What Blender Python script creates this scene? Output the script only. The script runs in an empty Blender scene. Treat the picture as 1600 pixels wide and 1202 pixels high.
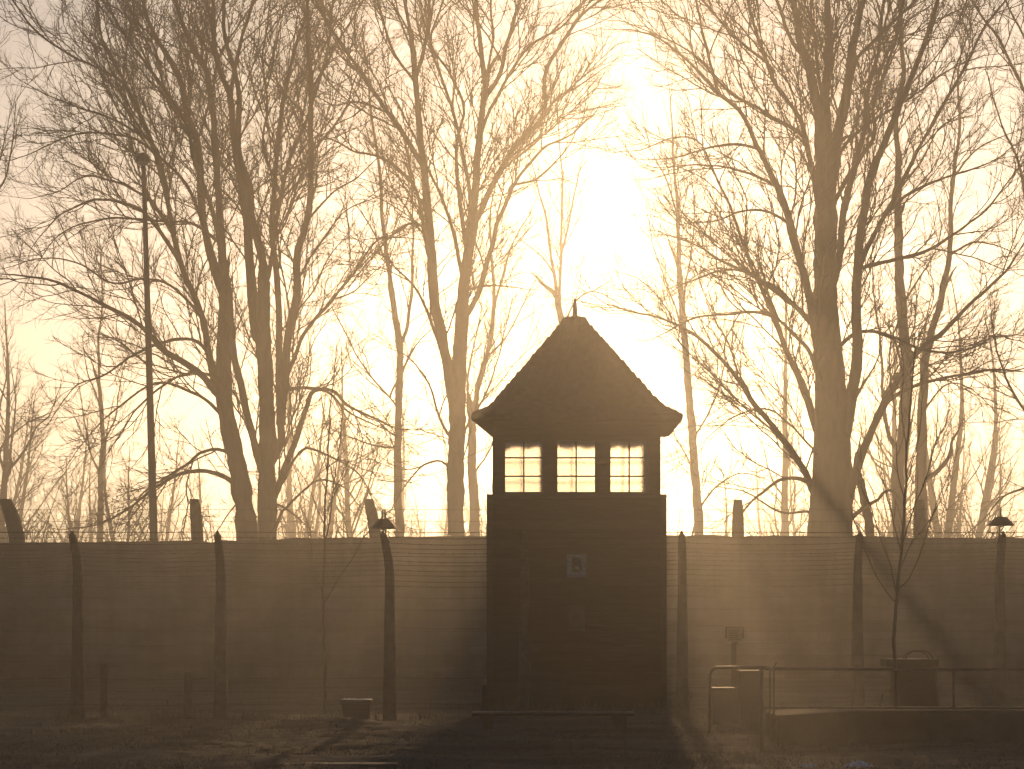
import bpy, math, random
import numpy as np
from mathutils import Vector

# ------------------------------------------------------------------ camera, sky, sun, exposure
scn = bpy.context.scene
F, HOR, CAMZ = 3783.0, 970.0, 1.5          # focal length in photo pixels, horizon row, eye height
cam = bpy.data.cameras.new('camera')
cam_o = bpy.data.objects.new('camera', cam)
scn.collection.objects.link(cam_o)
cam_o.location = (0, 0, CAMZ)
cam_o.rotation_euler = (math.pi / 2, 0, 0)
cam.sensor_width = 36
cam.lens = F / 1600 * 36
cam.shift_y = (HOR - 601) / 1600
cam.clip_start, cam.clip_end = 0.5, 2000
scn.camera = cam_o

sun_dir = Vector(((980 - 800) / F, 1, (HOR - 385) / F)).normalized()
SUN_EL, SUN_AZ = math.asin(sun_dir.z), math.atan2(sun_dir.x, sun_dir.y)

world = bpy.data.worlds.new("World")
scn.world = world
world.use_nodes = True
wn = world.node_tree
sky = wn.nodes.new('ShaderNodeTexSky')
sky.sky_type = 'NISHITA'
sky.sun_disc = False
sky.sun_elevation = SUN_EL
sky.sun_rotation = SUN_AZ
sky.air_density = 0.52
sky.dust_density = 0.9
sky.ozone_density = 1.0
wn.links.new(sky.outputs[0], wn.nodes['Background'].inputs[0])
wn.nodes['Background'].inputs[1].default_value = 0.12

sl = bpy.data.lights.new('sun', 'SUN')
sl.energy = 5.0
sl.angle = math.radians(0.53)
sl.color = (1.0, 0.63, 0.31)
so = bpy.data.objects.new('sun', sl)
so.rotation_euler = sun_dir.to_track_quat('Z', 'Y').to_euler()
so.location = (5, 90, 40)
scn.collection.objects.link(so)

scn.view_settings.view_transform = 'Standard'
scn.view_settings.look = 'None'
scn.view_settings.gamma = 1
scn.view_settings.use_curve_mapping = False
scn.view_settings.exposure = -1.38
cy = scn.cycles
cy.use_denoising = True
cy.max_bounces = 6
cy.diffuse_bounces = 2
cy.glossy_bounces = 2
cy.transmission_bounces = 4
cy.transparent_max_bounces = 12
cy.volume_bounces = 0
cy.caustics_reflective = cy.caustics_refractive = False

HAZE_DENSITY, HAZE_G = 0.0029, 0.79

# ------------------------------------------------------------------ helpers
rng = np.random.default_rng(7)
random.seed(7)
COL = scn.collection


def W(px, py, Y):
    """Point seen at photo pixel (px, py), Y metres in front of the camera."""
    return Vector(((px - 800) / F * Y, Y, CAMZ + (HOR - py) / F * Y))


def gz(x, y):
    """Ground height."""
    x = np.asarray(x, float); y = np.asarray(y, float)
    z = 0.018 * np.sin(x * 1.3 + y * .7) + 0.014 * np.sin(x * .6 - y * 1.9 + 1) + 0.010 * np.sin(x * 3.1 + y * 2.3 + 2)
    z = z + 0.03 * np.sin(y * 1.05 + 0.25 * x + .6) * np.exp(-((y - 29) / 6) ** 2)
    z = z + 0.16 * np.exp(-((x + 2.6) / 1.5) ** 2 - ((y - 33.2) / .9) ** 2)      # low mound left of the bench
    z = z + 0.06 * np.exp(-((x + 5.5) / 3.0) ** 2 - ((y - 29.4) / .8) ** 2)
    z = z + 0.05 * np.exp(-((x - 3.6) / 1.7) ** 2 - ((y - 26.6) / .5) ** 2)
    z = z + 0.05 * np.exp(-((x + .6) / 2.2) ** 2 - ((y - 25.6) / .5) ** 2)
    return z * np.clip((75 - y) / 25, 0, 1)


def tag(o, label=None, cat=None, group=None, kind=None):
    if label: o['label'] = label
    if cat: o['category'] = cat
    if group: o['group'] = group
    if kind: o['kind'] = kind
    return o


def empty(name, loc, label, cat, group=None):
    o = bpy.data.objects.new(name, None)
    o.empty_display_size = .3
    o.location = loc
    COL.objects.link(o)
    return tag(o, label, cat, group)


class MB:
    """Collects shapes in world coordinates, links them as ONE mesh object."""
    def __init__(self):
        self.v, self.f, self.n = [], [], 0

    def add(self, v, f):
        v = np.asarray(v, float).reshape(-1, 3)
        self.v.append(v)
        self.f.extend([tuple(i + self.n for i in q) for q in f])
        self.n += len(v)
        return self

    def box(self, x0, x1, y0, y1, z0, z1, taper=0.0):
        t = taper
        v = [(x0, y0, z0), (x1, y0, z0), (x1, y1, z0), (x0, y1, z0),
             (x0 + t, y0 + t, z1), (x1 - t, y0 + t, z1), (x1 - t, y1 - t, z1), (x0 + t, y1 - t, z1)]
        return self.add(v, [(3, 2, 1, 0), (4, 5, 6, 7), (0, 1, 5, 4), (1, 2, 6, 5), (2, 3, 7, 6), (3, 0, 4, 7)])

    def prism(self, poly, axis, a0, a1):
        """poly in the two other axes, extruded along axis from a0 to a1."""
        n = len(poly)
        def pt(p, a):
            q = list(p); q.insert(axis, a); return q
        v = [pt(p, a0) for p in poly] + [pt(p, a1) for p in poly]
        f = [tuple(range(n))[::-1], tuple(range(n, 2 * n))] + [(i, (i + 1) % n, n + (i + 1) % n, n + i) for i in range(n)]
        return self.add(v, f)

    def tube(self, pts, r, k=8):
        P = np.asarray(pts, float); m = len(P)
        R = np.full(m, r) if np.isscalar(r) else np.asarray(r, float)
        v = tube_verts(P[None], R[None], k)[0].reshape(-1, 3)
        f = [(i * k + j, i * k + (j + 1) % k, (i + 1) * k + (j + 1) % k, (i + 1) * k + j) for i in range(m - 1) for j in range(k)]
        f += [tuple(range(k))[::-1], tuple((m - 1) * k + j for j in range(k))]
        return self.add(v, f)

    def rings(self, rings, cap0=True, cap1=True):
        k = len(rings[0]); v = [p for r in rings for p in r]; m = len(rings)
        f = [(i * k + j, i * k + (j + 1) % k, (i + 1) * k + (j + 1) % k, (i + 1) * k + j) for i in range(m - 1) for j in range(k)]
        if cap0: f.append(tuple(range(k))[::-1])
        if cap1: f.append(tuple((m - 1) * k + j for j in range(k)))
        return self.add(v, f)

    def lathe(self, prof, c, k=24):
        return self.rings([[(c[0] + r * math.cos(2 * math.pi * j / k), c[1] + r * math.sin(2 * math.pi * j / k), c[2] + z)
                            for j in range(k)] for r, z in prof])

    def build(self, name, mat, parent=None, bevel=0.0, smooth=False):
        org = np.array(parent.matrix_world.translation if False else world_loc(parent)) if parent else np.zeros(3)
        me = bpy.data.meshes.new(name)
        v = np.concatenate(self.v) - org
        me.from_pydata(v.tolist(), [], self.f)
        if smooth:
            me.polygons.foreach_set('use_smooth', [True] * len(me.polygons))
        me.materials.append(mat)
        o = bpy.data.objects.new(name, me)
        COL.objects.link(o)
        if parent: o.parent = parent
        if bevel:
            b = o.modifiers.new('bevel', 'BEVEL'); b.width = bevel; b.segments = 2; b.limit_method = 'ANGLE'
        return o


def world_loc(o):
    p = Vector((0, 0, 0))
    while o is not None:
        p += o.location; o = o.parent
    return tuple(p)


def tube_verts(P, R, k):
    """P (n,m,3), R (n,m) -> (n,m,k,3)."""
    T = np.gradient(P, axis=1)
    T /= np.linalg.norm(T, axis=2, keepdims=True) + 1e-9
    mean = P[:, -1] - P[:, 0]
    mean /= np.linalg.norm(mean, axis=1, keepdims=True) + 1e-9
    ref = np.where(np.abs(mean[:, 1:2]) < .8, np.array([[0, 1, 0.]]), np.array([[1, 0, 0.]]))[:, None, :]
    A = np.cross(T, ref); A /= np.linalg.norm(A, axis=2, keepdims=True) + 1e-9
    B = np.cross(A, T)
    a = np.arange(k) * 2 * math.pi / k
    return P[:, :, None, :] + R[:, :, None, None] * (np.cos(a)[None, None, :, None] * A[:, :, None, :] + np.sin(a)[None, None, :, None] * B[:, :, None, :])


def tubes_mesh(name, groups, mat, parent, smooth=False):
    """groups: list of (P, R, k). One mesh object of many tubes."""
    org = np.array(world_loc(parent)) if parent else np.zeros(3)
    vs, fs, n0 = [], [], 0
    for P, R, k in groups:
        if len(P) == 0: continue
        n, m = R.shape
        vs.append(tube_verts(P, R, k).reshape(-1, 3) - org)
        i = np.arange(n)[:, None, None]; s = np.arange(m - 1)[None, :, None]; j = np.arange(k)[None, None, :]
        a = n0 + i * m * k + s * k + j
        b = n0 + i * m * k + s * k + (j + 1) % k
        fs.append(np.stack([a, b, b + k, a + k], -1).reshape(-1, 4))
        n0 += n * m * k
    V = np.concatenate(vs).astype(np.float32); Fq = np.concatenate(fs).astype(np.int32)
    me = bpy.data.meshes.new(name)
    me.vertices.add(len(V)); me.vertices.foreach_set('co', V.ravel())
    me.loops.add(Fq.size); me.loops.foreach_set('vertex_index', Fq.ravel())
    me.polygons.add(len(Fq)); me.polygons.foreach_set('loop_start', np.arange(0, Fq.size, 4, dtype=np.int32))
    if smooth: me.polygons.foreach_set('use_smooth', np.ones(len(Fq), bool))
    me.update(calc_edges=True)
    me.materials.append(mat)
    o = bpy.data.objects.new(name, me)
    COL.objects.link(o)
    if parent: o.parent = parent
    return o


# ------------------------------------------------------------------ materials
def mat(name, c1, c2, scale=4.0, rough=.85, bump=.3, stretch=(1, 1, 1), spec=.2, metallic=0.0, detail=6):
    m = bpy.data.materials.new(name); m.use_nodes = True
    nt = m.node_tree; b = nt.nodes['Principled BSDF']
    tc = nt.nodes.new('ShaderNodeTexCoord'); mp = nt.nodes.new('ShaderNodeMapping')
    mp.inputs['Scale'].default_value = stretch
    nz = nt.nodes.new('ShaderNodeTexNoise'); nz.inputs['Scale'].default_value = scale
    nz.inputs['Detail'].default_value = detail; nz.inputs['Roughness'].default_value = .65
    cr = nt.nodes.new('ShaderNodeValToRGB')
    cr.color_ramp.elements[0].position = .3; cr.color_ramp.elements[1].position = .7
    cr.color_ramp.elements[0].color = (*c1, 1); cr.color_ramp.elements[1].color = (*c2, 1)
    bp = nt.nodes.new('ShaderNodeBump'); bp.inputs['Strength'].default_value = bump; bp.inputs['Distance'].default_value = .03
    L = nt.links.new
    L(tc.outputs['Object'], mp.inputs[0]); L(mp.outputs[0], nz.inputs['Vector'])
    L(nz.outputs['Fac'], cr.inputs[0]); L(cr.outputs[0], b.inputs['Base Color'])
    L(nz.outputs['Fac'], bp.inputs['Height']); L(bp.outputs[0], b.inputs['Normal'])
    b.inputs['Roughness'].default_value = rough
    b.inputs['Specular IOR Level'].default_value = spec
    b.inputs['Metallic'].default_value = metallic
    return m


def banded(m, axis, period, depth=.5, width=.08, joint=.35):
    """Adds dark joints and a bump step along one object axis (planks, concrete courses)."""
    nt = m.node_tree; L = nt.links.new
    b = nt.nodes['Principled BSDF']
    tc = [n for n in nt.nodes if n.type == 'TEX_COORD'][0]
    sp = nt.nodes.new('ShaderNodeSeparateXYZ'); L(tc.outputs['Object'], sp.inputs[0])
    d = nt.nodes.new('ShaderNodeMath'); d.operation = 'DIVIDE'; d.inputs[1].default_value = period
    L(sp.outputs[axis], d.inputs[0])
    fr = nt.nodes.new('ShaderNodeMath'); fr.operation = 'FRACT'; L(d.outputs[0], fr.inputs[0])
    lt = nt.nodes.new('ShaderNodeMath'); lt.operation = 'LESS_THAN'; lt.inputs[1].default_value = width; L(fr.outputs[0], lt.inputs[0])
    fl = nt.nodes.new('ShaderNodeMath'); fl.operation = 'FLOOR'; L(d.outputs[0], fl.inputs[0])
    wn_ = nt.nodes.new('ShaderNodeTexWhiteNoise'); wn_.noise_dimensions = '1D'; L(fl.outputs[0], wn_.inputs['W'])
    mx = nt.nodes.new('ShaderNodeMixRGB'); mx.blend_type = 'MULTIPLY'
    mr = nt.nodes.new('ShaderNodeMapRange'); mr.inputs[3].default_value = .75; mr.inputs[4].default_value = 1.2
    L(wn_.outputs['Value'], mr.inputs[0])
    src = b.inputs['Base Color'].links[0].from_socket
    mx.inputs[0].default_value = 1; L(src, mx.inputs[1]); L(mr.outputs[0], mx.inputs[2])
    mx2 = nt.nodes.new('ShaderNodeMixRGB'); mx2.blend_type = 'MULTIPLY'
    mx2.inputs[2].default_value = (joint, joint, joint, 1)
    L(lt.outputs[0], mx2.inputs[0]); L(mx.outputs[0], mx2.inputs[1]); L(mx2.outputs[0], b.inputs['Base Color'])
    bp = nt.nodes.new('ShaderNodeBump'); bp.inputs['Strength'].default_value = depth; bp.inputs['Distance'].default_value = .02
    bp.invert = True
    old = b.inputs['Normal'].links[0].from_socket
    L(fr.outputs[0], bp.inputs['Height']); L(old, bp.inputs['Normal']); L(bp.outputs[0], b.inputs['Normal'])
    return m


M_bark = mat('bark', (.045, .036, .028), (.11, .09, .07), 6, .9, .5, (1, 1, .25))
M_twig = mat('twig', (.05, .036, .026), (.09, .066, .048), 2, .8, .0)
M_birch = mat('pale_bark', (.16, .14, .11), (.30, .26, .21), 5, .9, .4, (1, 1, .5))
M_sap = mat('sapling_bark', (.06, .045, .034), (.12, .09, .07), 8, .7, .2)
M_wood = banded(mat('dark_tarred_boards', (.016, .011, .008), (.048, .033, .024), 3, .75, .4, (1, 1, 7)), 2, .16, .6, .06)
M_trim = mat('dark_trim', (.030, .020, .014), (.060, .042, .030), 5, .7, .3, (1, 1, 4))
M_shingle = mat('bitumen_shingle', (.030, .022, .017), (.075, .055, .042), 9, .8, .6)
M_conc = banded(mat('weathered_concrete', (.085, .078, .068), (.17, .155, .135), 1.1, .9, .4, (1, 1, 1.8)), 2, .30, .25, .05, .75)
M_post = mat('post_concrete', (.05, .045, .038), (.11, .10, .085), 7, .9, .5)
M_metal = mat('dark_painted_steel', (.02, .022, .022), (.05, .052, .05), 9, .45, .15, spec=.5, metallic=.3)
M_galv = mat('worn_galvanised_tube', (.05, .047, .042), (.11, .105, .095), 12, .6, .1, spec=.3, metallic=.3)
M_wire = mat('rusty_wire', (.035, .022, .015), (.07, .045, .03), 20, .6, .1, metallic=.5)
M_cer = mat('white_ceramic', (.55, .54, .5), (.75, .73, .7), 9, .3, .05, spec=.5)
M_ins = mat('grimy_ceramic', (.14, .13, .12), (.30, .29, .27), 30, .5, .05)
M_ground = mat('frosty_soil', (.018, .015, .012), (.12, .112, .098), .55, .95, .9, (.35, 1.5, 1), detail=12)
_g = M_ground.node_tree
_gn = [n for n in _g.nodes if n.type == 'TEX_NOISE'][0]
_g2 = _g.nodes.new('ShaderNodeTexNoise'); _g2.inputs['Scale'].default_value = 28; _g2.inputs['Detail'].default_value = 8
_gt = [n for n in _g.nodes if n.type == 'TEX_COORD'][0]
_g.links.new(_gt.outputs['Object'], _g2.inputs['Vector'])
_gm = _g.nodes.new('ShaderNodeMixRGB'); _gm.blend_type = 'MULTIPLY'; _gm.inputs[0].default_value = .8
_gr = _g.nodes.new('ShaderNodeMapRange'); _gr.inputs[1].default_value = .3; _gr.inputs[2].default_value = .7; _gr.inputs[3].default_value = .45; _gr.inputs[4].default_value = 1.35
_g.links.new(_g2.outputs['Fac'], _gr.inputs[0])
_gb = _g.nodes['Principled BSDF']
_g.links.new(_gb.inputs['Base Color'].links[0].from_socket, _gm.inputs[1]); _g.links.new(_gr.outputs[0], _gm.inputs[2]); _g.links.new(_gm.outputs[0], _gb.inputs['Base Color'])
M_grass = mat('frosted_grass', (.05, .048, .034), (.15, .145, .115), .8, .8, 0)
M_white = mat('flaking_white_paint', (.22, .22, .21), (.52, .52, .5), 16, .7, .2)
M_black = mat('black_paint', (.012, .012, .012), (.03, .03, .03), 14, .6, .1)
M_paper = mat('faded_notice', (.035, .033, .03), (.07, .066, .06), 8, .7, .1)
M_snow = mat('old_ice', (.58, .61, .66), (.82, .84, .87), 22, .55, .6)
M_plank = mat('grey_brown_plank', (.06, .046, .034), (.13, .10, .075), 5, .6, .4, (.4, 8, 8), spec=.4)
M_seat = mat('painted_light_plank', (.09, .08, .07), (.18, .165, .145), 5, .45, .3, (.4, 8, 8), spec=.5)  # paler than the other planks to paint in light along the bench top
M_tin = mat('green_grey_bin', (.055, .055, .04), (.10, .098, .07), 4, .6, .2)
M_cloth = mat('ragged_cloth', (.16, .11, .06), (.30, .21, .12), 9, .9, .3)
M_slab = mat('dark_slab', (.03, .027, .022), (.08, .07, .058), 3, .9, .4)
M_lens = mat('opal_glass', (.6, .58, .52), (.7, .68, .62), 3, .3, 0)


def glass(name, haze_fac, rough, streak):
    """Old glass: clear, with a share of it misted so that it scatters what shines through."""
    m = bpy.data.materials.new(name); m.use_nodes = True
    nt = m.node_tree; nt.nodes.clear(); L = nt.links.new
    out = nt.nodes.new('ShaderNodeOutputMaterial')
    tr = nt.nodes.new('ShaderNodeBsdfTransparent'); tr.inputs[0].default_value = (.99, .98, .95, 1)
    rf = nt.nodes.new('ShaderNodeBsdfRefraction'); rf.inputs['Color'].default_value = (1, .985, .95, 1)
    rf.inputs['Roughness'].default_value = rough; rf.inputs['IOR'].default_value = 1.3
    tl = nt.nodes.new('ShaderNodeBsdfTranslucent'); tl.inputs[0].default_value = (.9, .8, .6, 1)
    tc = nt.nodes.new('ShaderNodeTexCoord'); mp = nt.nodes.new('ShaderNodeMapping'); mp.inputs['Scale'].default_value = (.8, .8, 10)
    nz = nt.nodes.new('ShaderNodeTexNoise'); nz.inputs['Scale'].default_value = 2.0; nz.inputs['Detail'].default_value = 4
    mr = nt.nodes.new('ShaderNodeMapRange'); mr.inputs[1].default_value = .35; mr.inputs[2].default_value = .7
    mr.inputs[3].default_value = 0.0; mr.inputs[4].default_value = streak
    L(tc.outputs['Object'], mp.inputs[0]); L(mp.outputs[0], nz.inputs['Vector']); L(nz.outputs['Fac'], mr.inputs[0])
    m0 = nt.nodes.new('ShaderNodeMixShader'); L(mr.outputs[0], m0.inputs[0]); L(rf.outputs[0], m0.inputs[1]); L(tl.outputs[0], m0.inputs[2])
    mx = nt.nodes.new('ShaderNodeMixShader'); mx.inputs[0].default_value = haze_fac
    L(tr.outputs[0], mx.inputs[1]); L(m0.outputs[0], mx.inputs[2])
    gl = nt.nodes.new('ShaderNodeBsdfGlossy'); gl.inputs['Roughness'].default_value = .05
    m2 = nt.nodes.new('ShaderNodeMixShader'); m2.inputs[0].default_value = .03
    L(mx.outputs[0], m2.inputs[1]); L(gl.outputs[0], m2.inputs[2]); L(m2.outputs[0], out.inputs[0])
    return m


M_glass_front = glass('old_window_glass', .95, .17, .05)
M_glass_back = glass('misted_window_glass', .85, .25, .12)

# ------------------------------------------------------------------ ground
def build_ground():
    xs = np.concatenate([np.linspace(-178, -14, 60), np.linspace(-13.8, 13.8, 231), np.linspace(14, 178, 60)])
    ys = np.concatenate([np.linspace(-7, 21, 30), np.linspace(21.1, 46, 250), np.linspace(46.3, 75, 60), np.linspace(76, 378, 80)])
    X, Y = np.meshgrid(xs, ys)
    r = np.random.default_rng(3)
    near = np.exp(-((Y - 30) / 11) ** 2) * (np.abs(X) < 14)
    Z = gz(X, Y) + r.normal(0, .011, X.shape) * near
    n = len(xs)
    V = np.stack([X, Y, Z], -1).reshape(-1, 3)
    i = np.arange((len(ys) - 1) * n).reshape(-1, n)[:, :-1].ravel()
    me = bpy.data.meshes.new('ground')
    me.from_pydata(V.tolist(), [], np.stack([i, i + 1, i + n + 1, i + n], -1).tolist())
    me.polygons.foreach_set('use_smooth', [True] * len(me.polygons))
    me.materials.append(M_ground)
    o = bpy.data.objects.new('ground', me); COL.objects.link(o)
    o['kind'] = 'structure'


build_ground()


def build_grass():
    r = np.random.default_rng(5)
    N = 150000
    y = 23.5 + (r.random(N) ** 1.5) * 39
    x = (r.random(N) * 2 - 1) * (y * .225 + 1.2)
    patch = np.sin(x * .9 + 1.3 * np.sin(y * .5)) + np.sin(y * 1.7 + .6 * x) + .8 * np.sin(x * 2.3 - y * 1.1)
    keep = r.random(N) < np.clip(.45 + .35 * patch, .05, 1)
    x, y = x[keep], y[keep]; N = len(x)
    h = r.uniform(.02, .055, N) * np.where(r.random(N) < .06, 1.8, 1); w = r.uniform(.004, .009, N)
    a = r.random(N) * math.pi; lx, ly = r.normal(0, .025, N), r.normal(0, .025, N)
    n2 = 5200                                                # taller weeds along the fence, the tower foot and the wall
    line = r.integers(0, 3, n2)
    x2 = r.uniform(-10, 11, n2)
    x2 = np.where(r.random(n2) < .5, np.round(x2 / 1.35) * 1.35 + r.normal(0, .14, n2), x2)
    fy = np.interp(800 + x2 / 37.5 * F, [-400, 345, 607, 820, 1065, 1340, 1562, 2100], [36.8, 36.9, 37.2, 37.5, 38.5, 40.2, 41.2, 43])
    y2 = np.select([line == 0, line == 1], [fy + r.normal(0, .16, n2), 62.8 - r.random(n2) * .5], 40.8 - r.random(n2) * .3)
    ok = (line != 2) | ((x2 > -.5) & (x2 < 2.8))
    x2 = np.where(line == 1, x2 * 1.5, x2)
    x2, y2 = x2[ok], y2[ok]; n2 = len(x2)
    x = np.r_[x, x2]; y = np.r_[y, y2]; N = len(x)
    h = np.r_[h, r.uniform(.06, .26, n2)]; w = np.r_[w, r.uniform(.004, .008, n2)]
    a = np.r_[a, r.random(n2) * math.pi]; lx = np.r_[lx, r.normal(0, .06, n2)]; ly = np.r_[ly, r.normal(0, .06, n2)]
    z = gz(x, y) - .008
    V = np.empty((N, 3, 3))
    V[:, 0] = np.stack([x - w * np.cos(a), y - w * np.sin(a), z], -1)
    V[:, 1] = np.stack([x + w * np.cos(a), y + w * np.sin(a), z], -1)
    V[:, 2] = np.stack([x + lx, y + ly, z + h], -1)
    me = bpy.data.meshes.new('grass')
    me.vertices.add(3 * N); me.vertices.foreach_set('co', V.astype(np.float32).ravel())
    me.loops.add(3 * N); me.loops.foreach_set('vertex_index', np.arange(3 * N, dtype=np.int32))
    me.polygons.add(N); me.polygons.foreach_set('loop_start', np.arange(0, 3 * N, 3, dtype=np.int32))
    me.update(calc_edges=True); me.materials.append(M_grass)
    o = bpy.data.objects.new('grass', me); COL.objects.link(o)
    tag(o, 'short dry trampled grass over the dark foreground', 'grass', kind='stuff')


build_grass()

# ------------------------------------------------------------------ concrete wall
WALL_Y = 63.0


def build_wall():
    top = [(-1600, 850), (0, 848), (200, 846.5), (420, 843), (500, 841), (620, 838.5), (765, 837.5), (1040, 836.5), (1340, 837.5), (1420, 840), (1600, 840.5), (3200, 842)]
    pts = [W(px, py, WALL_Y) for px, py in top]
    xs = np.linspace(pts[0].x, pts[-1].x, 240)
    zs = np.interp(xs, [p.x for p in pts], [p.z for p in pts]) + rng.normal(0, .012, 240) - .05 * (rng.random(240) < .05)
    poly = [(xs[0], -.1)] + [(xs[-1], -.1)] + [(x, z) for x, z in zip(xs[::-1], zs[::-1])]
    mb = MB()
    n = len(xs)
    v = []
    for y in (WALL_Y, WALL_Y + .22):
        v += [(x, y, -.12) for x in xs] + [(x, y, z) for x, z in zip(xs, zs)]
    f = []
    for i in range(n - 1):
        f.append((i, i + 1, n + i + 1, n + i))
        f.append((2 * n + i + 1, 2 * n + i, 3 * n + i, 3 * n + i + 1))
        f.append((n + i, n + i + 1, 3 * n + i + 1, 3 * n + i))
    f.append((0, n, 3 * n, 2 * n)); f.append((n - 1, 3 * n - 1, 4 * n - 1, 2 * n - 1))
    mb.add(v, f)
    o = mb.build('concrete_wall', M_conc)
    tag(o, 'long weathered concrete wall of stacked courses behind the watchtower', 'wall')


_w = M_conc.node_tree
_ws = _w.nodes.new('ShaderNodeTexNoise'); _ws.inputs['Scale'].default_value = .9; _ws.inputs['Detail'].default_value = 7
_wm = _w.nodes.new('ShaderNodeMapping'); _wm.inputs['Scale'].default_value = (1.6, 1, .22)
_wt = [n for n in _w.nodes if n.type == 'TEX_COORD'][0]
_wr = _w.nodes.new('ShaderNodeMapRange'); _wr.inputs[1].default_value = .35; _wr.inputs[2].default_value = .65; _wr.inputs[3].default_value = .55; _wr.inputs[4].default_value = 1.25
_wx = _w.nodes.new('ShaderNodeMixRGB'); _wx.blend_type = 'MULTIPLY'; _wx.inputs[0].default_value = 1
_wb = _w.nodes['Principled BSDF']
_w.links.new(_wt.outputs['Object'], _wm.inputs[0]); _w.links.new(_wm.outputs[0], _ws.inputs['Vector']); _w.links.new(_ws.outputs['Fac'], _wr.inputs[0])
_w.links.new(_wb.inputs['Base Color'].links[0].from_socket, _wx.inputs[1]); _w.links.new(_wr.outputs[0], _wx.inputs[2]); _w.links.new(_wx.outputs[0], _wb.inputs['Base Color'])
build_wall()

# ------------------------------------------------------------------ watchtower
TY = 41.0                                  # front face of the tower


def build_tower():
    k = F / TY
    cx = (901 - 800) / k
    Z = lambda py: CAMZ + (HOR - py) / k
    hw = 136 / k                           # lower half width
    cw = 131.5 / k                         # cabin half width
    yc = TY + hw
    t = empty('watchtower', (cx, yc, 0), 'dark timber guard tower with pyramid roof and three lit windows', 'tower')
    # lower shaft
    zs = Z(779)
    mb = MB(); mb.box(cx - hw, cx + hw, yc - hw, yc + hw, -.1, zs)
    mb.build('wall', M_wood, t, .015)
    mb = MB(); mb.box(cx - hw - .12, cx + hw + .05, yc - hw - .05, yc + hw + .05, -.1, .42)
    mb.build('plinth', M_trim, t, .01)
    mb = MB(); mb.box(cx - hw - .05, cx + hw + .05, yc - hw - .05, yc + hw + .05, zs + .0, zs + .07)
    mb.build('ledge', M_trim, t, .01)
    # cabin ring made of corner posts, piers, sill and head, one mesh
    z0, z1 = zs + .07, 4.845
    wz0 = Z(772)
    WZ = [Z(688), Z(688), 4.70, Z(688)]
    th = .10
    wx = [((788 - 901) / k, (849 - 901) / k), ((870 - 901) / k, (931 - 901) / k), ((953 - 901) / k, (1014 - 901) / k)]
    cab = MB()

    def side(q):
        """maps (u along the side, d inwards, z) to the world for side q."""
        c, s = [(1, 0), (0, 1), (-1, 0), (0, -1)][q]
        def m(u, d, z):
            x, y = u, -cw + d
            return (cx + x * c - y * s, yc + x * s + y * c, z)
        return m

    def sbox(mb, m, u0, u1, d0, d1, a, b):
        v = [m(u0, d0, a), m(u1, d0, a), m(u1, d1, a), m(u0, d1, a), m(u0, d0, b), m(u1, d0, b), m(u1, d1, b), m(u0, d1, b)]
        mb.add(v, [(3, 2, 1, 0), (4, 5, 6, 7), (0, 1, 5, 4), (1, 2, 6, 5), (2, 3, 7, 6), (3, 0, 4, 7)])

    WX = [wx, wx, [(-cw + .16, -.56), (-.46, .48), (.58, cw - .16)], wx]     # rear openings widened so the front panes look fully lit
    for q in range(4):
        m = side(q)
        e = cw - (0 if q % 2 == 0 else th)
        sbox(cab, m, -e, e, 0, th, z0, wz0)
        sbox(cab, m, -e, e, 0, th, WZ[q], z1)
        us = [-e] + [u for w in WX[q] for u in w] + [e]
        wz1 = WZ[q]
        for a, b in zip(us[0::2], us[1::2]):
            sbox(cab, m, a, b, 0, th, wz0, wz1)
    cab.build('cabin', M_wood, t)
    MB().box(cx - cw + th, cx + cw - th, yc - cw + th, yc + cw - th, zs + .071, zs + .12).build('floor', M_trim, t)
    # windows
    for q in range(4):
        m = side(q); wz1 = WZ[q]
        for (a, b) in WX[q]:
            fr = MB()
            d0, d1 = .03, .07
            s_ = .014
            sbox(fr, m, a, a + s_, d0, d1, wz0, wz1); sbox(fr, m, b - s_, b, d0, d1, wz0, wz1)
            sbox(fr, m, a + s_, b - s_, d0, d1, wz0, wz0 + s_); sbox(fr, m, a + s_, b - s_, d0, d1, wz1 - s_, wz1)
            c = (a + b) / 2; bw = .013
            sbox(fr, m, c - bw, c + bw, d0, d1, wz0 + s_, wz1 - s_)
            for zz in (wz0 + (wz1 - wz0) * .335, wz0 + (wz1 - wz0) * .68):
                sbox(fr, m, a + s_, c - bw, d0 + .004, d1 - .004, zz - bw, zz + bw)
                sbox(fr, m, c + bw, b - s_, d0 + .004, d1 - .004, zz - bw, zz + bw)
            w = fr.build('window', M_trim, t)
            g = MB(); sbox(g, m, a + s_, b - s_, .048, .052, wz0 + s_, wz1 - s_)
            g.build('pane', M_glass_front if q == 0 else M_glass_back, w)
            if q == 2:                      # torn valance inside each rear window
                n = 40
                us = np.linspace(a + s_, b - s_, n)
                drop = .085 + .018 * np.sin(us * 17) + rng.normal(0, .008, n)
                ru = us[-1] - us
                drop = drop + .08 * np.exp(-ru / .04)
                top = [m(u, .13 + .006 * math.sin(u * 60), wz1 + .01) for u in us]
                bot = [m(u, .13 + .01 * math.sin(u * 60), wz1 - dd) for u, dd in zip(us, drop)]
                cm = MB(); cm.add(top + bot, [(i, i + 1, n + i + 1, n + i) for i in range(n - 1)])
                co = cm.build('torn_curtain', M_cloth_t, w)
                sd = co.modifiers.new('thick', 'SOLIDIFY'); sd.thickness = .002
    # roof: stepped shingle courses with a flared eave and boxed soffit
    slope = [(165, 646), (155, 641.5), (143, 637), (132, 630.5), (17, 500)]

    def wz(dx, py):
        w = dx * (TY) / F
        for _ in range(6):
            w = dx * (yc - w) / F
        return w, CAMZ + (HOR - py) * (yc - w) / F
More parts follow.
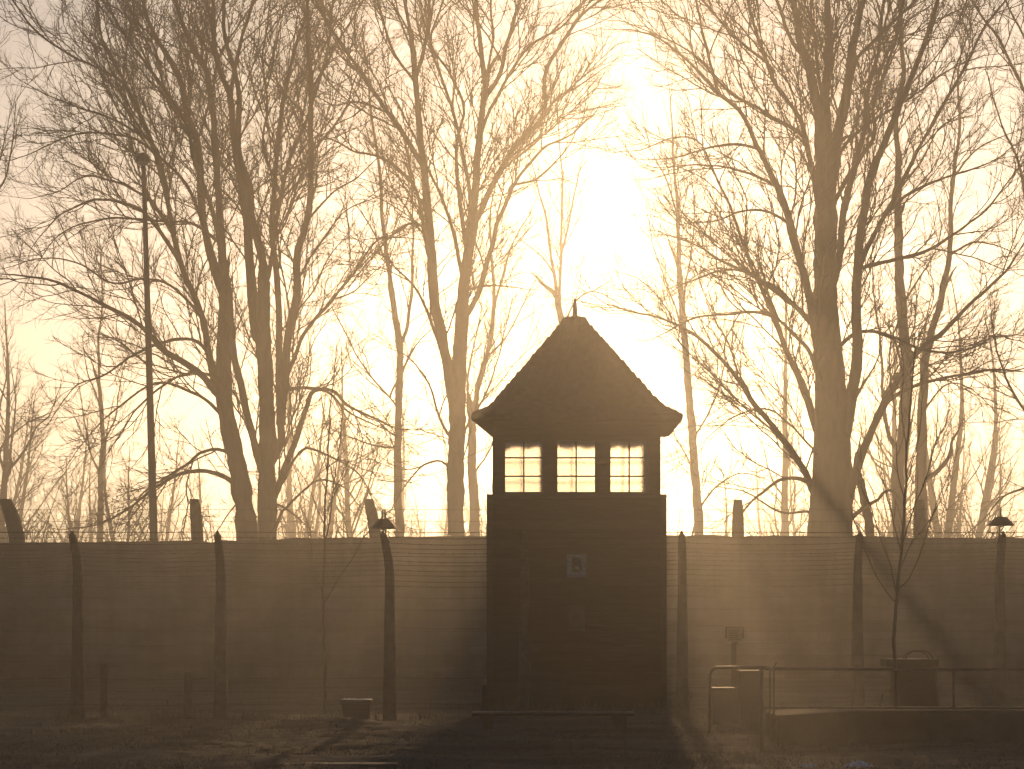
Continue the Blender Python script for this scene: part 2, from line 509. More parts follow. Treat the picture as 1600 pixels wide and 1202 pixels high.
    ring = [(cw * .97, 4.846), (1.70, 4.85), (1.765, 4.862), (1.785, 4.90), (1.782, 4.95)]
    S = [wz(*p) for p in slope]
    # resample slope into courses
    d = np.r_[0, np.cumsum([math.dist(S[i], S[i + 1]) for i in range(len(S) - 1)])]
    nC = 17
    q_ = np.linspace(0, d[-1], nC + 1)
    ww = np.interp(q_, d, [s[0] for s in S]); zz = np.interp(q_, d, [s[1] for s in S])
    for i in range(nC):
        ring.append((ww[i], zz[i]))
        ring.append((ww[i + 1] + .018, zz[i + 1] + .010))
    ring.append((ww[-1] + .012, zz[-1] + .03))
    rings = []
    per = 24
    r2 = np.random.default_rng(11)
    for j, (w, z) in enumerate(ring):
        pts = []
        jit = .004 if j < 5 else .006
        for sx, sy, ex, ey in ((-1, -1, 1, -1), (1, -1, 1, 1), (1, 1, -1, 1), (-1, 1, -1, -1)):
            for i in range(per):
                f_ = i / per
                x, y = sx + (ex - sx) * f_, sy + (ey - sy) * f_
                g = w + r2.normal(0, jit)
                gx = g - (.30 * min(1, max(0, y * .5 + .5)) * min(1, max(0, (5.25 - z) / .3)) * (j > 0) if x < -.9 else 0)
                pts.append((cx + x * gx, yc + y * g, z + r2.normal(0, jit * .6)))
        rings.append(pts)
    rf = MB(); rf.rings(rings)
    roof = rf.build('roof', M_shingle, t)
    zt = ring[-1][1]
    fin = MB()
    fin.lathe([(.20, -.01), (.20, .035), (.05, .06), (.045, .10), (.032, .28), (.02, .36), (.014, .372)], (cx + .01, yc, zt), 10)
    fin.build('finial', M_metal, roof)
    # painted plate with the letter
    x0, x1 = cx + (886 - 901) / k, cx + (916 - 901) / k
    za, zb = Z(902), Z(866)
    yf = yc - hw
    pl = MB(); pl.box(x0, x1, yf - .012, yf - .003, za, zb)
    plate = pl.build('sign_plate', M_white, t, .002)
    cu = bpy.data.curves.new('letter', 'FONT')
    cu.body = 'B'; cu.size = .33; cu.align_x = 'CENTER'; cu.align_y = 'CENTER'; cu.extrude = .0015; cu.offset = .008
    tmp = bpy.data.objects.new('letter_curve', cu); COL.objects.link(tmp)
    lm = bpy.data.meshes.new_from_object(tmp.evaluated_get(bpy.context.evaluated_depsgraph_get()))
    bpy.data.objects.remove(tmp)
    lm.materials.clear(); lm.materials.append(M_black)
    lo = bpy.data.objects.new('letter', lm); COL.objects.link(lo)
    lo.parent = plate
    lo.rotation_euler = (math.pi / 2, 0, 0)
    lo.location = Vector(((x0 + x1) / 2, yf - .015, (za + zb) / 2)) - Vector(world_loc(plate))
    nb = MB(); nb.box(cx + (888 - 901) / k, cx + (914 - 901) / k, yf - .010, yf - .002, Z(986), Z(946))
    nb.build('notice_board', M_paper, t, .002)
    # corner boards and a plank door edge
    for sx in (-1, 1):
        cb = MB(); cb.box(cx + sx * hw - .05, cx + sx * hw + .05, yf - .018, yf + .05, .42, zs - .001)
        cb.build('corner_board', M_trim, t)
    return t


M_cloth_t = bpy.data.materials.new('worn_curtain'); M_cloth_t.use_nodes = True
_n = M_cloth_t.node_tree; _n.nodes.clear()
_o = _n.nodes.new('ShaderNodeOutputMaterial'); _a = _n.nodes.new('ShaderNodeBsdfDiffuse'); _b = _n.nodes.new('ShaderNodeBsdfTranslucent')
_a.inputs[0].default_value = (.16, .11, .07, 1); _b.inputs[0].default_value = (.42, .27, .14, 1)
_m = _n.nodes.new('ShaderNodeMixShader'); _n.links.new(_a.outputs[0], _m.inputs[1]); _n.links.new(_b.outputs[0], _m.inputs[2]); _n.links.new(_m.outputs[0], _o.inputs[0])
_nz = _n.nodes.new('ShaderNodeTexNoise'); _nz.inputs['Scale'].default_value = 14
_r = _n.nodes.new('ShaderNodeMapRange'); _r.inputs[3].default_value = .35; _r.inputs[4].default_value = .8
_n.links.new(_nz.outputs['Fac'], _r.inputs[0]); _n.links.new(_r.outputs[0], _m.inputs[0])

M_plastic = bpy.data.materials.new('pale_plastic'); M_plastic.use_nodes = True
_n = M_plastic.node_tree; _n.nodes.clear()
_o = _n.nodes.new('ShaderNodeOutputMaterial'); _a = _n.nodes.new('ShaderNodeBsdfDiffuse'); _b = _n.nodes.new('ShaderNodeBsdfTranslucent')
_a.inputs[0].default_value = (.7, .68, .62, 1); _b.inputs[0].default_value = (.9, .86, .76, 1)
_m = _n.nodes.new('ShaderNodeMixShader'); _m.inputs[0].default_value = .7
_n.links.new(_a.outputs[0], _m.inputs[1]); _n.links.new(_b.outputs[0], _m.inputs[2]); _n.links.new(_m.outputs[0], _o.inputs[0])

build_tower()

# ------------------------------------------------------------------ barbed wire fence in front, its lamps
FX = [-330, -105, 122, 345, 609, 820, 1066, 1340, 1562, 1790, 2010]


def fY(px):
    return float(np.interp(px, [-400, 345, 607, 820, 1065, 1340, 1562, 2100], [36.8, 36.9, 37.2, 37.5, 38.5, 40.2, 41.2, 43]))


def post_mesh(mb, x, y, zb, zt, wb, wt, bend_x, bend_y, bend_from=.78):
    n = 16
    rings = []
    for i in range(n + 1):
        f_ = i / n
        z = zb + (zt - zb) * f_
        b = max(0, (f_ - bend_from) / (1 - bend_from)) ** 1.7
        w = (wb + (wt - wb) * f_) / 2
        ch = w * .72
        ox, oy = x + bend_x * b, y + bend_y * b
        j = rng.normal(0, .002, 8)
        if i == n: w *= .8; ch *= .8
        rings.append([(ox + dx + j[q], oy + dy, z) for q, (dx, dy) in enumerate(
            [(-ch, -w), (ch, -w), (w, -ch), (w, ch), (ch, w), (-ch, w), (-w, ch), (-w, -ch)])])
    mb.rings(rings)


def wire_strand(a_list, r, barbs, mb, sag=.02, bs=.13):
    pts = []
    for a, b in zip(a_list[:-1], a_list[1:]):
        n = 10
        s = sag * random.uniform(.5, 1.5)
        for i in range(n):
            f_ = i / n
            p = Vector(a).lerp(Vector(b), f_); p.z -= s * 4 * f_ * (1 - f_)
            pts.append(p)
    pts.append(Vector(a_list[-1]))
    mb.tube(pts, r, 4)
    if barbs:
        P = np.array([tuple(p) for p in pts])
        d = np.r_[0, np.cumsum(np.linalg.norm(np.diff(P, axis=0), axis=1))]
        for s in np.arange(.1, d[-1], bs):
            c = [np.interp(s, d, P[:, q]) for q in range(3)]
            e = .017
            a = random.random() * 3
            mb.tube([(c[0] - e * math.cos(a) * .5, c[1], c[2] - e), (c[0] + e * math.cos(a) * .5, c[1], c[2] + e)], r * .9, 3)
            mb.tube([(c[0] - e, c[1] - e * .4, c[2] + e * .3), (c[0] + e, c[1] + e * .4, c[2] - e * .3)], r * .9, 3)


_i = MB(); _i.lathe([(.008, -.014), (.014, -.008), (.010, 0), (.014, .008), (.008, .014)], (0, 0, 0), 8)
_io = _i.build('insulator', M_ins); INS = _io.data; bpy.data.objects.remove(_io)


def build_front_fence():
    t = empty('barbed_wire_fence', (*W(820, HOR, fY(820)).xy, 0), 'barbed wire fence on tapered concrete posts crossing before the watchtower', 'fence')
    base = []
    for px in FX:
        y = fY(px); x = (px - 800) / F * y
        zb = float(gz(x, y)) - .05
        zt = CAMZ + (HOR - 836) / F * y
        lean = {122: -.04, 345: -.015, 609: -.09, 820: -.03, 1066: -.03}.get(px, 0)
        base.append((x, y, zt, lean))
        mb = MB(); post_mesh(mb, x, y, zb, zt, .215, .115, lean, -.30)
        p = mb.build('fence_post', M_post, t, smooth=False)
        for i, f_ in enumerate(np.linspace(.10, .985, 15)):
            z = zb + (zt - zb) * f_
            b = max(0, (f_ - .78) / .22) ** 1.7
            w = (.215 + (.115 - .215) * f_) / 2
            io = bpy.data.objects.new('insulator', INS); COL.objects.link(io); io.parent = p
            io.location = (x + lean * b, y - w - .014 - .30 * b, z)
    rows = [(.985, 1), (.955, 1), (.925, 0), (.905, 1), (.885, 0), (.862, 1), (.838, 0), (.812, 1), (.785, 0), (.755, 0), (.725, 1),
            (.67, 0), (.60, 0), (.51, 0), (.42, 0), (.33, 0), (.24, 0), (.17, 0), (.10, 0)]
    for f_, barbs in rows:
        a = []
        for x, y, zt, lean in base:
            b = max(0, (f_ - .78) / .22) ** 1.7
            w = (.215 + (.115 - .215) * f_) / 2
            a.append((x + lean * b, y - w - .022 - .30 * b, -.05 + (zt + .05) * f_))
        mb = MB(); wire_strand(a, (.0034 if f_ > .7 else .0022), barbs, mb, .03, .17)
        mb.build('barbed_wire', M_wire, t)
    a = [(x + lean, y - .02 - .30, zt + .035) for x, y, zt, lean in base]
    mb = MB(); wire_strand(a, .0045, 0, mb, .01); mb.build('wire', M_wire, t)
    for x, y, zt, lean in base:
        cap = MB(); cap.lathe([(.02, -.01), (.03, .0), (.03, .02), (.018, .03), (.022, .045), (.008, .055)], (x + lean, y - .30, zt), 8)
        cap.build('top_insulator', M_metal, t)
    return base


fence_base = build_front_fence()


def fence_lamp(px, ytop, ybot, hook, label):
    y = fY(px) - .32
    c = W(px, ybot, y); k = F / y
    h = (ybot - ytop) / k
    t = empty('fence_lamp', c, label, 'lamp', 'enamel lamps on the fence posts')
    sh = MB()
    R, r = 21.3 / k, 9.0 / k
    prof = [(R - .004, 0), (R, .004), (R * .98, .012), (r, h), (r * .5, h + .006), (.004, h + .006)]
    inner = [(.004, h - .008), (r - .006, h - .008), (R - .012, .010)]
    rr = prof[::-1] + []
    sh.rings([[(c.x + q * math.cos(2 * math.pi * j / 28), c.y + q * math.sin(2 * math.pi * j / 28), c.z + z) for j in range(28)] for q, z in (inner + prof)], cap0=False, cap1=False)
    sh.build('lamp_shade', M_metal, t, smooth=False)
    MB().lathe([(.01, .055), (.035, .05), (.05, .02), (.04, -.012), (.015, -.03)], (c.x, c.y, c.z), 14).build('bulb', M_lens, t, smooth=True)
    if hook:
        pts = [(c.x + dx / k, c.y, c.z + dz / k) for dx, dz in ((-2, 14), (-2, 24), (-1.2, 28), (.6, 29.5), (2.4, 28), (3, 22), (3.2, 10), (3.2, 0), (3.6, -8), (6, -16), (9, -22))]
        MB().tube(pts, .012, 8).build('bracket', M_metal, t, smooth=True)
    else:
        MB().tube([(c.x, c.y, c.z + .05), (c.x, c.y, c.z + h + .06), (c.x, c.y, c.z + h + .155)], [.014, .014, .009], 8).build('spike', M_metal, t)
        MB().tube([(c.x - .01, c.y + .03, c.z + .03), (c.x - .015, c.y + .02, c.z - .10), (c.x - .03, c.y + .05, c.z - .25), (c.x - .03, c.y + .22, c.z - .36)], .012, 8).build('bracket', M_metal, t, smooth=True)
        for dx, dz in ((-18, -10), (-12.5, -12)):
            MB().lathe([(.006, -.016), (.015, -.01), (.017, 0), (.015, .01), (.006, .016)], (c.x + dx / k, c.y, c.z + dz / k), 10).build('cable_insulator', M_metal, t)
        MB().tube([(c.x - 20 / k, c.y, c.z - 11 / k), (c.x - 12 / k, c.y, c.z - 12 / k), (c.x, c.y + .02, c.z - 13 / k)], .005, 6).build('cable', M_metal, t)


fence_lamp(599, 811, 826.5, True, 'trapezoid enamel lamp with a looped hook on the post left of the tower')
fence_lamp(1564, 808, 821.5, False, 'trapezoid enamel lamp with a tall spike near the right frame edge')

# short stakes at the fence foot
for px, ptop, lab in ((163, 1038, 'taller short stake just right of the leftmost tall fence post'),
                      (294, 1050, 'lower short stake left of the second tall fence post')):
    y = 37.6
    x = (px - 800) / F * y; zb = float(gz(x, y)) - .03
    mb = MB(); post_mesh(mb, x, y, zb, CAMZ + (HOR - ptop) / F * y, .125, .105, 0, 0)
    o = mb.build('short_stake', M_post)
    tag(o, lab, 'stake', 'short stakes at the foot of the fence')

# ------------------------------------------------------------------ taller fence behind the wall
def build_back_fence():
    Yb = 66.0
    t = empty('tall_wire_fence', (0, Yb, 0), 'tall concrete post fence with barbed wire behind the wall', 'fence')
    base = []
    for px, bx, tw in ((-560, -.3, 22), (-270, -.3, 22), (28, -.27, 21), (309, -.05, 16), (588, -.20, 17), (1153, 0, 16), (1437, 0, 17), (1720, 0, 17), (2010, 0, 17), (870, 0, 17)):
        k = F / Yb
        x = (px - 800) / k; zt = CAMZ + (HOR - 781) / k
        mb = MB(); post_mesh(mb, x, Yb, -.1, zt, .44, tw / k, bx, -.35 if bx else 0, .72)
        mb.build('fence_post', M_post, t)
        base.append((x, Yb, zt, bx))
    base.sort()
    for py in (797, 815, 832):
        z = CAMZ + (HOR - py) / (F / Yb)
        a = [(x + bx * .5, y - .36, z) for x, y, zt, bx in base]
        mb = MB(); wire_strand(a, .006, 1, mb, .02, .34); mb.build('barbed_wire', M_wire, t)


build_back_fence()

# ------------------------------------------------------------------ lamp post behind the wall
def build_lamp_post():
    Y = 72.0
    k = F / Y
    b, a = W(240.5, 846, Y), W(224.5, 262, Y)
    d = (b - a) / (b.z - a.z)
    foot = b - d * (b.z + .1)
    top = W(223, 254, Y)
    t = empty('lamp_post', (foot.x, Y, 0), 'tall thin leaning lamp post with a domed head among the left branches', 'lamp post')
    MB().tube([foot, b, foot.lerp(a, .8), a, top], [.145, .125, .085, .065, .04], 14).build('pole', M_metal, t, smooth=True)
    r = 12.3 / k
    MB().lathe([(.02, 0), (r, .0), (r * 1.0, .05), (r * .93, .13), (r * .75, .21), (r * .45, .27), (r * .12, .295), (.005, .296)], top, 20).build('lamp_dome', M_metal, t, smooth=False)
    MB().lathe([(.01, -.10), (r * .5, -.09), (r * .72, -.03), (r * .72, -.002)], top, 16).build('lamp_lens', M_lens, t)
    MB().box(a.x - .05, a.x + .09, Y - .1, Y + .1, a.z - .62, a.z - .28).build('control_box', M_metal, t, .01)


build_lamp_post()

# ------------------------------------------------------------------ bench, crate, sign, bin, rail and other small things
def px_x(px, Y): return (px - 800) / F * Y
def px_z(py, Y): return CAMZ + (HOR - py) / F * Y


def build_bench():
    Y = 33.2
    x0, x1 = px_x(737, Y), px_x(992, Y)
    zt = px_z(1113, Y)
    t = empty('bench', ((x0 + x1) / 2, Y, 0), 'low plank bench on two stub legs in front of the watchtower', 'bench')
    s = MB()
    for i in range(2):
        s.box(x0, x1, Y + i * .19, Y + i * .19 + .175, zt - .018, zt + .002 * i)
    s.build('seat', M_seat, t, .008)
    MB().box(x0 + .01, x1 - .01, Y + .01, Y + .35, zt - .058, zt - .0185).build('apron', M_trim, t, .006)
    for a, b in ((751, 772), (958, 980)):
        l = MB()
        xa, xb = px_x(a, Y), px_x(b, Y)
        g = float(gz((xa + xb) / 2, Y)) - .04
        w = xb - xa
        l.prism([(xa - .03, zt - .0585), (xb, zt - .0585), (xb, zt - .15), (xb - .02, g), (xa + w * .3, g), (xa + w * .22, zt - .15)], 1, Y + .03, Y + .33)
        l.build('leg', M_trim, t)


build_bench()


def build_crate():
    Y = 35.6
    x0, x1 = px_x(531, Y), px_x(580, Y)
    g = float(gz((x0 + x1) / 2, Y))
    zt = px_z(1092, Y)
    t = empty('crate', ((x0 + x1) / 2, Y, g), 'small tapered wooden box with a pale lid left of the tower', 'box')
    b = MB(); v0, v1 = .03, .0
    b.add([(x0 + .05, Y + .04, g - .02), (x1 - .05, Y + .04, g - .02), (x1 - .05, Y + .40, g - .02), (x0 + .05, Y + .40, g - .02),
           (x0 + .02, Y + .01, zt - .075), (x1 - .02, Y + .01, zt - .075), (x1 - .02, Y + .43, zt - .075), (x0 + .02, Y + .43, zt - .075)],
          [(3, 2, 1, 0), (4, 5, 6, 7), (0, 1, 5, 4), (1, 2, 6, 5), (2, 3, 7, 6), (3, 0, 4, 7)])
    b.build('body', M_plank, t, .01)
    MB().box(x0, x1, Y - .01, Y + .45, zt - .074, zt - .016).build('rim', M_plank, t, .008)
    fr = MB()
    n = 14
    r = np.random.default_rng(4)
    xs = np.linspace(x0 + .01, x1 - .01, n); ys = np.linspace(Y, Y + .44, 8)
    Xg, Yg = np.meshgrid(xs, ys)
    Zg = zt - .012 + r.normal(0, .006, Xg.shape)
    Zg[:, 0] = Zg[:, -1] = Zg[0] = Zg[-1] = zt - .0158
    fr.add(np.stack([Xg, Yg, Zg], -1).reshape(-1, 3), [(j * n + i, j * n + i + 1, (j + 1) * n + i + 1, (j + 1) * n + i) for j in range(7) for i in range(n - 1)])
    fr.build('pale_layer', M_snow, t)  # thin uneven pale layer over the lid


build_crate()


def build_info_sign():
    Y = 36.0
    x0, x1, z0, z1 = px_x(1133, Y), px_x(1162, Y), px_z(1006, Y), px_z(979, Y)
    xc = (x0 + x1) / 2
    t = empty('information_sign', (xc, Y, 0), 'small framed information board on a single post behind the handrail', 'sign')
    MB().box(xc - .035, xc + .035, Y + .02, Y + .09, float(gz(xc, Y)) - .05, z1 - .05).build('post', M_post, t, .004)
    MB().box(x0 + .02, x1 - .02, Y - .01, Y + .018, z0 + .02, z1 - .02).build('panel', M_sheet, t)
    f = MB(); s = .022
    f.box(x0, x0 + s, Y - .02, Y + .02, z0 + .075, z1); f.box(x1 - s, x1, Y - .02, Y + .02, z0 + .075, z1)
    f.box(x0 + s, x1 - s, Y - .02, Y + .02, z1 - s, z1); f.box(x0 + .105, x1 - .09, Y - .02, Y + .02, z0, z0 + s)
    f.build('frame', M_post, t)
    for sx in (-1, 1):
        c = MB()
        e = x0 if sx < 0 else x1
        a = .10 if sx < 0 else .075
        c.box(min(e, e - sx * .026), max(e, e - sx * .026), Y - .035, Y + .025, z0 - .004, z0 + .07)
        c.box(min(e - sx * .026, e - sx * a), max(e - sx * .026, e - sx * a), Y - .035, Y + .025, z0 - .004, z0 + .022)
        c.build('corner_bracket', M_plastic, t)
    ln = MB()
    for i in range(5):
        zz = z1 - .07 - i * .033
        ln.box(x0 + .05, x1 - .06 - .03 * (i % 2), Y - .0125, Y - .0105, zz, zz + .008)
    ln.build('text_lines', M_paper, t)


M_sheet = M_plastic.copy(); M_sheet.name = 'translucent_sheet'
for _q in M_sheet.node_tree.nodes:
    if _q.type in ('BSDF_DIFFUSE', 'BSDF_TRANSLUCENT'): _q.inputs[0].default_value = (.42, .38, .31, 1)
build_info_sign()


def build_handrail():
    t = empty('handrail', (*W(1190, HOR, 29).xy, 0), 'tubular steel handrail along the ramp at the lower right', 'railing')
    Y0, Y1 = 32.4, 28.4
    g = lambda x, y: float(gz(x, y)) - .05
    def P(px, py, Y): return tuple(W(px, py, Y))
    a = W(1108, HOR, Y0); b = W(1190, HOR, Y1)
    MB().tube([(a.x, Y0, g(a.x, Y0)), P(1109, 1080, Y0), P(1110, 1056, Y0), P(1112, 1048, Y0), P(1119, 1043, Y0 - .1), P(1150, 1043, 30.5), P(1192, 1043, Y1), P(1196, 1043.5, Y1), P(1206, 1045, Y1 + .4)], .021, 10).build('end_hoop', M_galv, t, smooth=True)
    MB().tube([(b.x, Y1, g(b.x, Y1)), P(1189, 1043, Y1)], .024, 10).build('rail_post', M_galv, t, smooth=True)
    Yr = 29.6
    pts = [P(1196, 1045, Yr), P(1400, 1046, Yr), P(1600, 1046, Yr), P(1900, 1047, Yr)]
    MB().tube(pts, .019, 10).build('top_rail', M_galv, t, smooth=True)
    MB().tube([P(1196, 1106, Yr), P(1400, 1106.5, Yr), P(1600, 1107, Yr), P(1900, 1107.5, Yr)], .012, 8).build('lower_rail', M_galv, t, smooth=True)
    for px in (1203, 1209, 1490, 1780):
        x = px_x(px, Yr)
        zb = px_z(1108, Yr) if px > 1300 else px_z(1112, Yr)
        MB().tube([(x, Yr, zb - .25), (x, Yr, px_z(1045, Yr))], .016 if px > 1300 else .011, 8).build('rail_post', M_galv, t, smooth=True)
    MB().tube([P(1203, 1046, Yr), P(1208, 1043, Yr), P(1211, 1040, Yr), P(1213, 1035, Yr - .1)], .008, 8).build('hook', M_galv, t, smooth=True)


build_handrail()


def build_ramp():
    Y = 29.3
    x0, x1, x2 = px_x(1215, Y), px_x(1340, Y), 14.0
    zt = px_z(1109, Y + .3)
    mb = MB()
    poly = [(x0, -.1), (x2, -.1), (x2, zt), (x1, zt), (x0, zt - .06)]
    mb.prism(poly, 1, Y, Y + 1.5)
    o = mb.build('ramp', M_slab, None, .02)
    tag(o, 'low dark raised ramp under the handrail at the lower right', 'ramp')


build_ramp()


def build_bins():
    Y = 35.0
    xa, xb, xc = px_x(1114, Y), px_x(1156, Y), px_x(1193, Y)
    z1, z2 = px_z(1075, Y), px_z(1048, Y)
    g = float(gz(xb, Y)) - .03
    t = empty('storage_cabinet', (xb, Y, 0), 'stepped olive cabinet behind the handrail, right of the tower', 'cabinet')
    MB().box(xa, xb - .003, Y, Y + .5, g, z1 - .03).build('low_box', M_tin, t, .012)
    MB().box(xa - .01, xb - .003, Y - .015, Y + .515, z1 - .029, z1).build('lid', M_tin, t, .006)
    MB().box(xb, xc, Y - .04, Y + .54, g, z2).build('tall_box', M_tin, t, .012)
    MB().box(xb + .04, xc - .04, Y - .05, Y - .041, g + .12, z2 - .06).build('door', M_tin, t, .004)
    Y = 36.2
    x0, x1 = px_x(1400, Y), px_x(1464, Y)
    zt = px_z(1033, Y); zl = px_z(1030, Y)
    g = float(gz(x0, Y)) - .03
    t = empty('hooped_container', ((x0 + x1) / 2, Y, 0), 'dark square container with curved hoops on its lid, beside the right sapling', 'container')
    b = MB(); b.box(x0 - .02, x1 + .03, Y, Y + .6, g, zt - .09, .02); b.build('body', M_trim, t, .07)
    b = MB(); b.box(px_x(1386, Y), px_x(1466, Y), Y - .05, Y + .66, zt - .089, zl); b.build('lid', M_trim, t, .012)
    for dy, r_ in ((.06, .205), (.38, .185)):
        xc_ = px_x(1438, Y)
        MB().tube([(xc_ + r_ * math.cos(a), Y + dy, zl + .62 * r_ * math.sin(a)) for a in np.linspace(0, math.pi, 22)], .013, 8).build('hoop', M_galv, t, smooth=True)
    for i, dx in enumerate((0, 5)):
        MB().tube([(px_x(1464 + dx * .4, Y), Y + .1 + .3 * i, px_z(1060, Y)), (px_x(1472 + dx, Y), Y + .1 + .3 * i, g)], .014, 8).build('brace', M_galv, t)
    MB().tube([(px_x(1381, Y), Y + .1, px_z(1085, Y)), (px_x(1371, Y), Y + .1, g)], .014, 8).build('brace', M_galv, t)


build_bins()


def build_foreground():
    Y = 24.6
    x0, x1 = px_x(443, Y), px_x(620, Y)
    zt = px_z(1196, Y)
    t = MB(); t.box(x0, x1, Y, Y + .35, -.05, zt + .012)
    o = t.build('lit_soil_slab', M_plank, None, .012)  # added slab, stands in for lit brown soil above a dark edge
    tag(o, 'flat slab standing in for lit brown soil at the bottom edge, left of centre', 'slab')
    for px, py, w, s, lab in ((1262, 1196, 17, 1, 'small bluish lump of old ice at the bottom edge'), (1340, 1192, 26, 2, 'larger bluish lump of old ice at the bottom edge, right of a smaller one'),
                              (1284, 1198, 9, 3, 'tiny brown-edged clod between two lumps of ice')):
        Y = 24.3
        r = np.random.default_rng(s)
        k = F / Y
        c = (px_x(px, Y), Y, float(gz(px_x(px, Y), Y)))
        h = (px_z(py, Y) - c[2]); R = w / k
        mb = MB()
        rings = []
        kk = 26
        ph = r.uniform(0, 6, 4)
        for i in range(9):
            f_ = i / 8
            rr = R * math.cos(f_ * math.pi / 2 * .97) ** .6
            rings.append([(c[0] + rr * (1 + .12 * math.sin(3 * a + ph[0]) + r.normal(0, .05)) * math.cos(a), c[1] + .8 * rr * (1 + r.normal(0, .05)) * math.sin(a),
                           c[2] - .03 + (h + .03) * f_ ** .8 + (r.normal(0, .012) if i else 0)) for a in np.linspace(0, 2 * math.pi, kk, endpoint=False)])
        mb.rings(rings)
        o = mb.build('ice_lump' if s < 3 else 'earth_clod', M_snow if s < 3 else M_ground)
        tag(o, lab, 'ice' if s < 3 else 'clod', 'lumps of ice at the bottom edge' if s < 3 else None)


build_foreground()

# ------------------------------------------------------------------ trees
def unit(v):
    return v / (np.linalg.norm(v, axis=-1, keepdims=True) + 1e-9)


def grow(o, t, L, r0, r1, segs, amin, amax, trop, wig, R, droop=0.0):
    """New branches from points o with parent tangents t: (n,segs+1,3), (n,segs+1)."""
    n = len(o)
    p = R.normal(size=(n, 3)); p -= (p * t).sum(1, keepdims=True) * t; p = unit(p)
    a = np.radians(R.uniform(amin, amax, n))[:, None]
    d = unit(np.cos(a) * t + np.sin(a) * p + np.array([0, 0, .12]))
    P = np.empty((n, segs + 1, 3)); P[:, 0] = o
    st = (L / segs)[:, None]
    for i in range(segs):
        f_ = i / segs
        d = unit(d + R.normal(size=(n, 3)) * wig + np.array([0, 0, 1.0]) * (trop - droop * f_) / segs)
        P[:, i + 1] = P[:, i] + d * st
    u = np.linspace(0, 1, segs + 1)[None]
    return P, r0[:, None] * (1 - u) + r1[:, None] * u


def spawn(P, Rad, spacing, R, start=.12, maxn=60):
    """Points along polylines P: origin, tangent, parent radius there, parent length, position fraction."""
    n, m, _ = P.shape
    seg = np.linalg.norm(np.diff(P, axis=1), axis=2)
    Ln = seg.sum(1)
    cnt = np.minimum(np.maximum((Ln * (1 - start) / spacing).astype(int), 1), maxn)
    idx = np.repeat(np.arange(n), cnt)
    off = np.concatenate([(np.arange(c) + R.uniform(0, 1, c)) / c for c in cnt])
    f_ = start + (1 - start) * off
    x = f_ * (m - 1); i = np.minimum(x.astype(int), m - 2); w = (x - i)[:, None]
    o = P[idx, i] * (1 - w) + P[idx, i + 1] * w
    t = unit(P[idx, i + 1] - P[idx, i])
    r = Rad[idx, i] * (1 - w[:, 0]) + Rad[idx, i + 1] * w[:, 0]
    return o, t, r, Ln[idx], f_


def catmull(pts, step):
    P = np.asarray(pts, float)
    P = np.vstack([2 * P[0] - P[1], P, 2 * P[-1] - P[-2]])
    out = []
    for i in range(1, len(P) - 2):
        p0, p1, p2, p3 = P[i - 1], P[i], P[i + 1], P[i + 2]
        n = max(2, int(np.linalg.norm(p2 - p1) / step))
        for s in np.arange(n) / n:
            out.append(.5 * ((2 * p1) + (-p0 + p2) * s + (2 * p0 - 5 * p1 + 4 * p2 - p3) * s ** 2 + (-p0 + 3 * p1 - 3 * p2 + p3) * s ** 3))
    out.append(P[-2])
    return np.array(out)


M_PTS = 40


